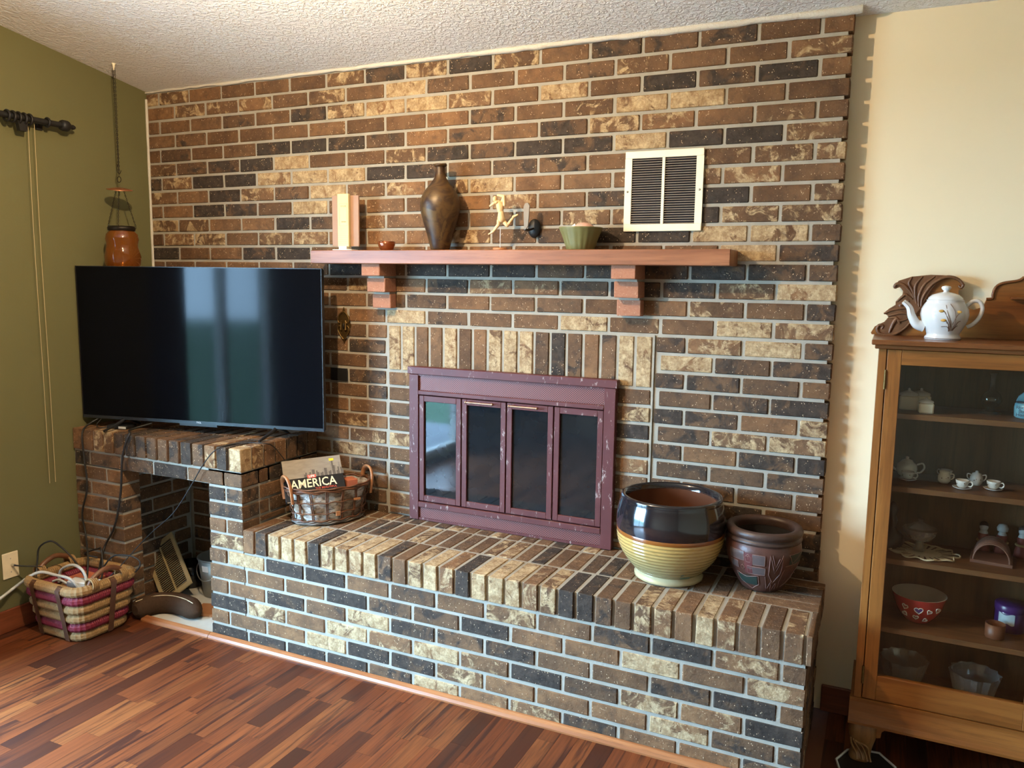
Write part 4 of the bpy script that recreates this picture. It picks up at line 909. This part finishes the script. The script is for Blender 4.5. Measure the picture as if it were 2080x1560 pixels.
tag(part('black_pot', MB().lathe([(0, 0), (.062, 0), (.072, .01), (.078, .06), (.076, .11), (.071, .112), (.07, .02), (0, .014)], 40, (.292, -.105, .007)), 'black_enamel'), 'shiny black pot in shadow behind the leaning floor register', 'pot')
tag(part('plywood_offcut', MB().box(-.10, .10, -.06, .06, 0, .012, .001), 'plywood', None, (.665, -.30, .0075)), 'flat orange brown wood offcut on the recess floor', 'wood piece').rotation_euler = (0, 0, .35)
ds = thing('draft_stopper', 'brown stuffed fabric draft stopper bent along the platform opening', 'draft stopper', (0, 0, 0))
P = spline([at(a, b, 'z', .05) for a, b in ((274, 1240), (300, 1230), (330, 1224), (358, 1225), (382, 1232), (403, 1244))], 8); n_ = len(P)
part('body', MB().tube(P, [.044*min(1, .5+i*.2) if i < 5 else .048*min(1, math.sqrt(max(.0, (n_-1-i)/6))+.04) for i in range(n_)], 16, flat=.95), 'brown_felt', ds)
part('piping', MB().tube([p_+Vector((.008, -.020, .043)) for i, p_ in enumerate(P[3:-3])], .0018, 6), 'cream_plastic', ds)
part('care_tag', MB().box(.350, .353, -.50, -.485, .03, .075), 'paper_white', ds)

# ================================================================== CHINA CABINET
yf, yb2 = -.230, .050; cx0, cx1 = 3.372, 4.392; cm = (cx0+cx1)/2
cab = thing('china_cabinet', 'oak china cabinet with glass doors and a carved crest against the beige wall', 'cabinet', (0, 0, 0))
for a, b in ((cx0, cx0+.018), (cx1-.018, cx1)): part('side_panel', MB().box(a, b, yf+.02, yb2, .215, 1.362), 'oak_v', cab)
for a, b in ((cx0-.001, cx0+.022), (cx1-.022, cx1+.001)): part('corner_post', MB().box(a, b, yf, yf+.022, .218, 1.360, .0015), 'oak_v', cab)
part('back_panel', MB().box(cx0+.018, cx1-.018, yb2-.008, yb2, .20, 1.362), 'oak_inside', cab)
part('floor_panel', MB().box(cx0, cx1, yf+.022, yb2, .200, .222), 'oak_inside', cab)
SHZ = (.458, .688, .925, 1.158)
for z in SHZ: part('shelf', MB().box(cx0+.018, cx1-.018, yf+.036, yb2-.008, z-.018, z-.001, .001), 'oak_shelf', cab)
part('top_board', MB().box(cx0-.022, cx1+.022, yf-.026, yb2+.004, 1.372, 1.388, .003).box(cx0-.012, cx1+.012, yf-.014, yb2, 1.360, 1.372, .002), 'oak_dark', cab)
ap = [(yf-.004, .2185), (yf-.004, .205), (yf-.008, .175), (yf-.012, .155), (yf-.020, .142), (yf-.020, .134), (yf+.012, .134), (yf+.012, .2185)]
part('apron', MB().prism(ap, cx0-.012, cx1+.012, 'yz'), 'oak_h', cab); part('apron_side', MB().box(cx0-.010, cx0+.008, yf+.012, yb2, .134, .2185), 'oak_h', cab)
for k in range(2):
    a = cx0+.0245 if k == 0 else cm+.001; b = cm-.001 if k == 0 else cx1-.0245; zb, zt2 = .221, 1.358; s_ = .040
    dm = MB().box(a, a+s_, yf-.001, yf+.020, zb, zt2, .0015).box(b-s_, b, yf-.001, yf+.020, zb, zt2, .0015)
    dd = part('door', dm, 'oak_v', cab)
    part('rail', MB().box(a+s_, b-s_, yf-.0005, yf+.020, zt2-.046, zt2, .0012), 'oak_h', dd); part('rail', MB().box(a+s_, b-s_, yf-.0005, yf+.020, zb, zb+.082, .0012), 'oak_h', dd)
    part('glass', MB().box(a+s_-.003, b-s_+.003, yf+.008, yf+.011, zb+.08, zt2-.044), 'cabinet_glass', dd)
    hxp = a-.002 if k == 0 else b+.002
    for hz in (.30, 1.265): part('hinge', MB().tube([(hxp, yf-.002, hz-.030), (hxp, yf-.002, hz+.030)], .0034, 8).box(hxp-.004, hxp+.004, yf-.002, yf, hz-.028, hz+.028), 'brass', dd)
def cab_leg(x, y, front):
    secs = [(.136, .036, .036, .000), (.122, .041, .041, -.001), (.10, .043, .043, -.001), (.082, .041, .041, .000), (.062, .034, .034, .002), (.042, .029, .029, .003), (.022, .031, .031, -.002), (.008, .034, .034, -.004), (.001, .030, .030, -.004)]
    vs = []; fs = []; n2 = 20
    for z, rx, ry, o_ in secs:
        for k in range(n2):
            a = 2*PI*k/n2; c_, s_ = math.cos(a), math.sin(a); e = 2/3.2
            vs.append((x+o_+rx*math.copysign(abs(c_)**e, c_), y+o_*.5+ry*math.copysign(abs(s_)**e, s_), z))
    for i in range(len(secs)-1):
        for k in range(n2): fs.append((i*n2+k, i*n2+(k+1) % n2, (i+1)*n2+(k+1) % n2, (i+1)*n2+k)[::-1])
    lg = part('leg', MB().add(vs, fs, True), 'leg_wood', cab)
    if front:
        for j, (u0, u1) in enumerate(((-.036, -.010), (-.022, .006), (-.006, .020), (.010, .030))):
            part('carved_leaf', MB().tube(spline([(x-.034+j*.006, y-.040, .084-j*.004), (x+u0+.006, y-.037, .060), (x+u1-.006, y-.031, .032), (x+u1, y-.034, .010)], 6), [.002]+[.0034]*17+[.005], 6), 'leg_wood', lg)
for x, y, f_ in ((cx0+.034, yf+.026, True), (cx1-.034, yf+.026, True), (cx0+.034, yb2-.045, False), (cx1-.034, yb2-.045, False)): cab_leg(x, y, f_)
part('corner_bracket', MB().prism([(cx0+.074, .134), (cx0+.100, .134), (cx0+.098, .120), (cx0+.090, .112), (cx0+.088, .092), (cx0+.074, .088)], yf+.005, yf+.025), 'oak_h', cab)
# crest: board behind, carved leaves in front
def cz(zx, zy, y=.03): p_ = at(1760+zx/6.5, 540+zy/6.5, 'y', y); return (p_.x, p_.z)
half = [cz(62, 985), cz(58, 880), cz(110, 800), cz(180, 765), cz(235, 740), cz(300, 665), cz(225, 625), cz(300, 565), cz(385, 515), cz(385, 470), cz(470, 400), cz(485, 335), cz(440, 275), cz(380, 300), cz(355, 262), cz(430, 195), cz(600, 142), cz(850, 118), cz(1090, 128), cz(1230, 170), cz(1300, 245), cz(1265, 310), cz(1215, 320), cz(1215, 390), cz(1290, 540), cz(1420, 582), cz(1545, 540), cz(1585, 440), cz(1660, 425), cz(1662, 370), cz(1700, 280), cz(1790, 225), cz(2000, 190), cz(2080, 145), (3.82, 1.645), (cm, 1.665)]
half = [(x, max(1.3885, z)) for x, z in half]; half[0] = (half[0][0], 1.3885)
full = half+[(2*cm-x, z) for x, z in half[::-1][1:]]
part('crest_board', MB().prism(full, .026, .044), 'oak_h', cab)
carv = [cz(175, 905), cz(130, 870), cz(140, 800), cz(200, 770), cz(250, 735), cz(300, 665), cz(230, 625), cz(300, 570), cz(385, 520), cz(390, 470), cz(475, 405), cz(490, 335), cz(440, 280), cz(385, 300), cz(360, 262), cz(430, 198), cz(600, 145), cz(850, 121), cz(1090, 132), cz(1010, 170), cz(900, 250), cz(820, 360), cz(760, 470), cz(700, 570), cz(600, 700), cz(500, 800), cz(400, 870), cz(300, 915)]
cr = part('carved_crest', MB().prism(carv, .016, .027), 'carved_wood', cab)
def ridge(pts, r0, y=.016):
    P = spline([Vector((cz(*p_)[0], y, cz(*p_)[1])) for p_ in pts], 6); n3 = len(P)
    part('carved_leaf', MB().tube(P, [r0*(.45+.55*math.sin(PI*(.08+.88*i/(n3-1)))) for i in range(n3)], 8), 'carved_wood', cr)
for pts, r0 in (([(720, 540), (740, 420), (860, 250), (1040, 150), (1190, 170), (1270, 250), (1240, 290), (1215, 260)], .0052), ([(690, 540), (690, 400), (760, 250), (900, 140)], .0045), ([(660, 500), (640, 380), (650, 250), (740, 140)], .0045), ([(640, 440), (600, 320), (560, 230), (600, 150)], .0045),
                ([(620, 420), (560, 320), (480, 250), (400, 240), (370, 280), (400, 290)], .0055), ([(600, 440), (520, 380), (480, 400), (400, 470)], .005), ([(560, 460), (500, 500), (440, 520), (480, 550), (520, 520)], .005), ([(580, 560), (460, 560), (340, 580), (230, 630)], .005),
                ([(570, 640), (460, 620), (360, 640), (280, 660)], .005), ([(540, 700), (440, 720), (380, 680), (300, 690)], .005), ([(440, 760), (400, 700), (350, 760), (300, 880)], .0065), ([(580, 740), (480, 840), (330, 910), (190, 900), (140, 840), (170, 780), (220, 790), (200, 830)], .0055)):
    ridge(pts, r0)
def rim_line(pts, r=.0045): P = spline([Vector((cz(*p_)[0], .024, cz(*p_)[1])) for p_ in pts], 6); part('crest_moulding', MB().tube(P, r, 8), 'oak_dark', cab)
rim_line([(1580, 438), (1660, 430), (1668, 370), (1705, 285), (1795, 230), (2000, 196), (2080, 150)]); part('crest_shelf', MB().box(3.735, cm*2-3.735, -.02, .026, 1.515, 1.522, .002), 'oak_dark', cab)

# teapot on top
tp = thing('white_teapot', 'white porcelain teapot with gilt reeds standing on top of the china cabinet', 'teapot', (3.549, -.100, 1.388))
body = [(0, 0), (.051, 0), (.0525, .004), (.0505, .009), (.046, .014), (.047, .020), (.056, .038), (.065, .060), (.0685, .078), (.066, .095), (.058, .110), (.0515, .119), (.0535, .1225), (.0495, .1235)]
def flute(a, z): return 1+.010*math.sin(10*a+z*40)*(1 if .02 < z < .11 else 0)
part('body', MB().lathe(body+[(.044, .118), (.05, .09), (0, .05)], 80, fn=flute), 'porcelain', tp)
ld = part('lid', MB().lathe([(.050, .1235), (.048, .130), (.038, .139), (.020, .1455), (.009, .147), (.007, .151), (.012, .156), (.0145, .160), (.012, .165), (.005, .1672), (0, .1675)], 48), 'porcelain', tp); part('knob_gilt', MB().lathe([(.0055, .1668), (.006, .1675), (0, .1682)], 20), 'gilt', ld)
P = spline([(-.056, -.006, .040), (-.076, -.010, .046), (-.091, -.012, .070), (-.100, -.013, .098), (-.118, -.015, .116)], 7)
part('spout', MB().tube(P, [.019-.0115*(i/(len(P)-1))**.8 for i in range(len(P))], 14), 'porcelain', tp); part('spout_line', MB().tube([p_+Vector((0, -.0135+.006*i/len(P), .001)) for i, p_ in enumerate(P[4:-1])], .0007, 5), 'gilt_dark', tp)
part('handle', MB().tube(spline([(.058, 0, .104), (.074, 0, .120), (.093, 0, .119), (.102, 0, .098), (.095, 0, .070), (.080, 0, .050), (.064, 0, .040)], 7), .0062, 10, flat=1.3), 'porcelain', tp)
part('gilt_ring', MB().tube([(.0525*math.cos(k*PI/24), .0525*math.sin(k*PI/24), .0045) for k in range(48)], .0008, 5, True), 'gilt_dark', tp)
TF = math.atan2(CAM.y+.1, CAM.x-3.549)
def tpt(u, z):
    r = .047
    for (r0, z0_), (r1, z1_) in zip(body, body[1:]):
        if z0_ <= z <= z1_ and z1_ > z0_: r = r0+(r1-r0)*(z-z0_)/(z1_-z0_)
    return Vector(((r+.0012)*math.cos(TF+u), (r+.0012)*math.sin(TF+u), z))
for pts in ([(.42, .030), (.30, .055), (.15, .080), (.05, .108)], [(.45, .032), (.5, .06), (.42, .09), (.25, .112)], [(.40, .035), (.20, .060), (0, .088), (-.18, .090)], [(.36, .03), (.2, .05), (.02, .064), (-.1, .060)], [(.48, .03), (.62, .055), (.75, .06)], [(.5, .032), (.6, .042), (.68, .046)], [(.30, .028), (.18, .042), (-.1, .042)], [(.28, .028), (.22, .048), (.12, .055)], [(.4, .05), (.52, .075), (.66, .085)]):
    part('gilt_reed', MB().tube(spline([tpt(*p_) for p_ in pts], 5), .0009, 5), 'gilt_dark', tp)
for u, z in ((-.12, .090), (-.02, .062), (.62, .088)): part('gilt_bud', MB().ball(tpt(u, z), .006, 10, (1.3, .35, .75)), 'bud_gold', tp)

# things behind the cabinet glass
def boxlet(x, y, label, s=1.0, lid=True):
    t_ = thing('trinket_box', label, 'trinket box', (x, y, SHZ[3]-.0005), .1, 'white trinket boxes on the top shelf')
    part('body', MB().box(-.021*s, .021*s, -.016*s, .016*s, 0, .034*s, .004), 'porcelain_cream', t_); part('lid', MB().lathe([(.022*s, .034*s), (.021*s, .039*s), (.012*s, .043*s), (.003*s, .046*s), (.004*s, .049*s), (0, .052*s)], 20, sy=.8), 'porcelain', t_)
boxlet(3.517, -.150, 'small white lidded trinket box on the top shelf, nearest the glass'); boxlet(3.468, -.085, 'larger white trinket box on the top shelf beside the door frame', 1.35)
boxlet(3.505, -.045, 'white trinket box at the back of the top shelf', 1.3)
dc = thing('glass_decanter', 'clear glass bud vase with a round belly on the top shelf', 'glass vase', (3.702, -.050, SHZ[3]-.0005))
part('body', MB().lathe([(0, .002), (.030, .002), (.012, .010), (.010, .018), (.026, .030), (.031, .045), (.024, .062), (.009, .076), (.007, .10), (.010, .122), (.013, .128)], 32), 'clear_glass', dc); part('foot', MB().lathe([(0, 0), (.032, 0), (.030, .004), (0, .003)], 28), 'clear_glass', dc)
mg = thing('blue_mug', 'pale blue lettered jar at the right edge of the top shelf', 'jar', (3.800, -.090, SHZ[3]-.0005))
part('body', MB().lathe([(0, 0), (.035, 0), (.039, .004), (.0405, .03), (.039, .042), (.035, .046), (.03, .046), (.03, .01), (0, .008)], 40), 'mug_blue', mg); part('dark_gap', MB().lathe([(.0355, .046), (.0355, .051), (.03, .052)], 32), 'mug_rim', mg)
part('pointed_back', MB().prism([(-.036, .050), (-.030, .066), (-.012, .082), (.002, .090), (.014, .082), (.036, .055), (.036, .05)], -.006, .006), 'mug_blue', mg)
for k, tx in enumerate(('Recipe', 'Box', 'Home')):
    o = text(tx, .014, 'ink_blue', mg, (-.022, -.036+.0, .034-k*.011), (PI/2, 0, -.45), name='lettering', ext=.0002)
z2 = SHZ[2]-.0005
def cup(x, y, label, rz=0):
    t_ = thing('toy_teacup', label, 'teacup', (x, y, z2), rz, 'toy tea cups and saucers')
    part('saucer', MB().lathe([(0, .001), (.016, 0), (.026, .005), (.0275, .007), (.024, .006), (.014, .003), (0, .003)], 32), 'porcelain', t_)
    part('cup', MB().lathe([(0, .004), (.010, .004), (.015, .010), (.0185, .022), (.0195, .029), (.018, .029), (.014, .012), (0, .008)], 32), 'porcelain', t_)
    part('handle', MB().tube(spline([(.017, 0, .024), (.026, 0, .026), (.029, 0, .018), (.024, 0, .011), (.016, 0, .012)], 5), .0022, 7), 'porcelain', t_)
    for k in range(4): part('flower', MB().ball((-.012+.007*k, -.0165, .019+(.002 if k % 2 else -.001)), .0016, 6, (1, .4, 1)), 'gilt_dark', t_)
cup(3.483, -.088, 'toy teacup in front of the toy teapot on the tea set shelf', -.2); cup(3.598, .000, 'toy teacup standing behind the toy creamer', 2.6)
cup(3.636, -.130, 'toy teacup between the toy creamer and the lidded sugar bowl, at the front', -.3); cup(3.723, -.100, 'toy teacup at the far end of the tea set, beyond the lidded sugar bowl', -.3)
tt = thing('toy_teapot', 'little white toy teapot beside the door frame on the tea set shelf', 'toy teapot', (3.480, -.030, z2))
part('body', MB().lathe([(0, 0), (.020, 0), (.028, .010), (.033, .026), (.030, .042), (.020, .050)], 32), 'porcelain', tt); part('lid', MB().lathe([(.020, .050), (.015, .057), (.005, .060), (.005, .063), (.006, .066), (0, .069)], 24), 'porcelain', tt)
part('handle', MB().tube(spline([(.030, 0, .042), (.046, 0, .048), (.052, 0, .034), (.042, 0, .018), (.030, 0, .016)], 5), .0032, 8), 'porcelain', tt); part('spout', MB().tube(spline([(-.028, 0, .018), (-.042, 0, .026), (-.050, 0, .044)], 5), .0045, 8), 'porcelain', tt)
crm = thing('toy_creamer', 'little white toy cream jug on the tea set shelf', 'toy jug', (3.589, -.068, z2))
part('body', MB().lathe([(0, 0), (.014, 0), (.019, .008), (.019, .022), (.014, .032), (.016, .038), (.0145, .038), (.012, .03), (0, .01)], 28), 'porcelain_cream', crm); part('handle', MB().tube(spline([(.015, 0, .030), (.026, 0, .030), (.026, 0, .018), (.018, 0, .012)], 5), .002, 7), 'porcelain_cream', crm)
for k in range(4): part('flower', MB().ball((-.008+.006*k, -.018, .018+(.003 if k % 2 else 0)), .0018, 6, (1, .4, 1)), 'gilt_dark', crm)
sg = thing('toy_sugar_bowl', 'little white toy sugar bowl with lid and two handles', 'toy bowl', (3.681, -.050, z2))
part('body', MB().lathe([(0, 0), (.013, 0), (.015, .004), (.020, .016), (.018, .028), (.014, .033)], 28), 'porcelain', sg); part('lid', MB().lathe([(.015, .033), (.013, .038), (.005, .041), (.005, .045), (0, .047)], 20), 'porcelain', sg)
for s_ in (-1, 1): part('handle', MB().tube(spline([(s_*.015, 0, .032), (s_*.025, 0, .034), (s_*.026, 0, .024), (s_*.019, 0, .014)], 5), .002, 7), 'porcelain', sg)
for k in range(4): part('flower', MB().ball((-.008+.006*k, -.0185, .018+(.003 if k % 2 else 0)), .0018, 6, (1, .4, 1)), 'gilt_dark', sg)
z1_ = SHZ[1]-.0005
dl = MB(); n = 72
vs = [(0, 0, .002)]+[((.080+.006*math.cos(9*2*PI*k/n))*math.cos(2*PI*k/n)*1.2, (.080+.006*math.cos(9*2*PI*k/n))*math.sin(2*PI*k/n), .003+.0022*math.sin(13*2*PI*k/n)) for k in range(n)]+[(.045*math.cos(2*PI*k/n)*1.2, .045*math.sin(2*PI*k/n), .002) for k in range(n)]
fs = [(0, n+1+k, n+1+(k+1) % n) for k in range(n)]+[(n+1+k, 1+k, 1+(k+1) % n, n+1+(k+1) % n) for k in range(n) if k % 3]
doil = tag(part('crochet_doily', dl.add(vs, fs, True), 'crochet', None, (3.546, -.085, z1_)), 'cream crocheted doily under the glass compote', 'doily')
part('edging', MB().tube([((.083+.006*math.cos(9*2*PI*k/n))*math.cos(2*PI*k/n)*1.2, (.083+.006*math.cos(9*2*PI*k/n))*math.sin(2*PI*k/n), .0045+.0022*math.sin(13*2*PI*k/n)) for k in range(n)], .0026, 6, True), 'crochet', doil)
cpt = thing('glass_compote', 'cut glass compote on a silver foot standing on the doily', 'compote', (3.533, -.075, z1_+.005))
part('foot', MB().lathe([(0, 0), (.018, 0), (.013, .010), (.016, .014), (.011, .020), (.014, .026), (.010, .030)], 24), 'galvanised', cpt)
part('bowl', MB().lathe([(0, .030), (.014, .031), (.034, .040), (.046, .056), (.052, .074)], 28, smooth=False, fn=lambda a, z: 1+.03*math.cos(14*a)), 'crystal', cpt); part('lid_knob', MB().lathe([(.040, .078), (.02, .092), (.006, .098), (.012, .106), (0, .110)], 20, smooth=False), 'crystal', cpt)
bz = thing('bronze_figure', 'nearly black figurine half hidden by the door frame beside the compote', 'figurine', (3.448, -.060, z1_))
part('body', MB().lathe([(0, 0), (.030, 0), (.038, .02), (.034, .045), (.018, .060), (.014, .075), (.018, .09), (.012, .105), (.016, .13), (.008, .15), (0, .155)], 20, fn=lambda a, z: 1+.14*math.sin(3*a+z*60)), 'dark_bronze', bz)
tr_ = thing('toast_rack', 'wooden toast rack with a row of bent arches', 'toast rack', (3.742, -.055, z1_), -.12)
part('base_board', MB().box(-.058, .058, -.062, .050, 0, .010, .001), 'rack_wood', tr_)
for k in range(6): part('arch', MB().tube([(.050*math.cos(PI*q/16), -.055+k*.018, .008+.058*math.sin(PI*q/16)) for q in range(17)], .0028, 7), 'rack_wood', tr_)
for k, (x, y, lb) in enumerate(((3.722, .020, 'small figurine with a pale scarf behind the near end of the toast rack'), (3.775, .022, 'small figurine with a white hood behind the middle of the toast rack'), (3.832, .020, 'small figurine in red beyond the far end of the toast rack'))):
    f_ = thing('doll_figurine', lb, 'figurine', (x, y, z1_), 0, 'small figurines behind the toast rack')
    part('skirt', MB().lathe([(0, 0), (.022, 0), (.020, .02), (.014, .045), (.016, .060), (.008, .072), (0, .074)], 20), 'figure_cloth', f_); part('scarf', MB().lathe([(.014, .05), (.013, .066), (.008, .078), (.006, .08)], 16), 'figure_scarf', f_)
    part('head', MB().ball((0, 0, .084), .013, 14), 'figure_scarf', f_)
    part('hair', MB().ball((0, .003, .091), .0135, 14, (1, 1, .9)) if k != 1 else MB().lathe([(.015, .078), (.017, .088), (.012, .099), (0, .102)], 16), 'figure_hair' if k != 1 else 'figure_scarf', f_); part('sash', MB().tube([(.0165*math.cos(q*PI/8), .0165*math.sin(q*PI/8), .040) for q in range(16)], .004, 6, True), 'figure_tan', f_)
z0s = SHZ[0]-.0005
hb = thing('heart_bowl', 'red bowl with white edged hearts on the lower shelf', 'bowl', (3.545, -.080, z0s))
hp = [(0, 0), (.036, 0), (.040, .004), (.058, .026), (.072, .052), (.080, .082), (.082, .092)]
part('bowl', MB().lathe(hp, 56), 'heart_red', hb); part('inside', MB().lathe([(.082, .092), (.079, .092), (.070, .054), (.05, .02), (0, .012)], 56), 'bowl_inside', hb)
HF = math.atan2(CAM.y+.08, CAM.x-3.545)
def hrt(u, z, s, m, tilt=0):
    P = []; O = []
    for k in range(20):
        a = 2*PI*k/20; hx_ = 16*math.sin(a)**3/17; hy_ = (13*math.cos(a)-5*math.cos(2*a)-2*math.cos(3*a)-math.cos(4*a))/17
        hx_, hy_ = hx_*math.cos(tilt)-hy_*math.sin(tilt), hx_*math.sin(tilt)+hy_*math.cos(tilt)
        zz = z+hy_*s; r = .06
        for (r0, za), (r1, zb_) in zip(hp, hp[1:]):
            if za <= zz <= zb_ and zb_ > za: r = r0+(r1-r0)*(zz-za)/(zb_-za)
        for e, L in ((.0010, P), (.0022, O)): L.append(Vector(((r+e)*math.cos(HF+u+hx_*s/r), (r+e)*math.sin(HF+u+hx_*s/r), zz)))
    h_ = part('heart', MB().add(P, [tuple(range(20))]), m, hb); part('heart_outline', MB().tube(O, .0015, 5, True), 'paper_white', h_)
for u, z, s_, m_, tl in ((.03, .058, .0135, 'heart_violet', .1), (-.52, .062, .010, 'heart_rose', -.3), (-.08, .030, .0085, 'heart_rose', 0), (.46, .056, .0085, 'heart_rose', -.5), (-.62, .034, .009, 'heart_rose', .6), (.40, .022, .008, 'heart_rose', -.8), (.85, .060, .010, 'heart_rose', -.3)): hrt(u, z, s_, m_, tl)
pj = thing('purple_jar', 'purple jar with a torn white label on the lower shelf', 'jar', (3.812, -.030, z0s))
part('body', MB().lathe([(0, 0), (.041, 0), (.044, .003), (.044, .066), (.042, .069)], 40), 'purple_jar', pj); part('lid', MB().lathe([(.0455, .066), (.0465, .070), (.0465, .086), (.043, .090), (0, .091)], 40), 'purple_jar', pj)
part('label', MB().add([(.0447*math.cos(a), .0447*math.sin(a), z) for a in [-2.5+.12*k for k in range(10)] for z in (.030+.003*math.sin(a*9), .062+.003*math.sin(a*7))], [(2*k, 2*k+2, 2*k+3, 2*k+1) for k in range(9)], True), 'jar_label', pj)
tag(part('brown_cup', MB().lathe([(0, 0), (.026, 0), (.0275, .003), (.0285, .046), (.026, .046), (.025, .006), (0, .005)], 36, (3.762, -.120, z0s)), 'brown_clay'), 'small plain brown clay cup in front of the purple jar', 'cup')
for x, y, lb in ((3.515, -.100, 'cut crystal bowl on the cabinet floor under the heart bowl'), (3.720, -.110, 'cut crystal bowl on the cabinet floor under the brown cup')):
    c_ = thing('crystal_bowl', lb, 'bowl', (x, y, .2225), 0, 'crystal bowls on the cabinet floor')
    part('bowl', MB().lathe([(0, .002), (.035, 0), (.040, .008), (.056, .040), (.066, .085), (.072, .105)], 24, smooth=False, fn=lambda a, z: 1+.06*math.cos(12*a)*(z > .01)), 'crystal', c_)
    part('inner_facets', MB().lathe([(0, .010), (.034, .012), (.050, .042), (.060, .085), (.068, .103)], 18, smooth=False), 'crystal', c_)
# tray under the cabinet leg
ty = thing('leg_tray', 'black tray with a white rim under the cabinet leg', 'tray', (0, 0, 0))
oc_ = [(3.333, -.262), (3.365, -.186), (3.400, -.165), (3.462, -.160), (3.510, -.225), (3.520, -.30), (3.480, -.36), (3.40, -.365), (3.350, -.33)]
part('mat', MB().prism(oc_, .0002, .0009, 'xy'), 'tray_black', ty); part('rim', MB().tube([(x, y, .004) for x, y in oc_], .004, 6, True), 'tray_rim', ty)
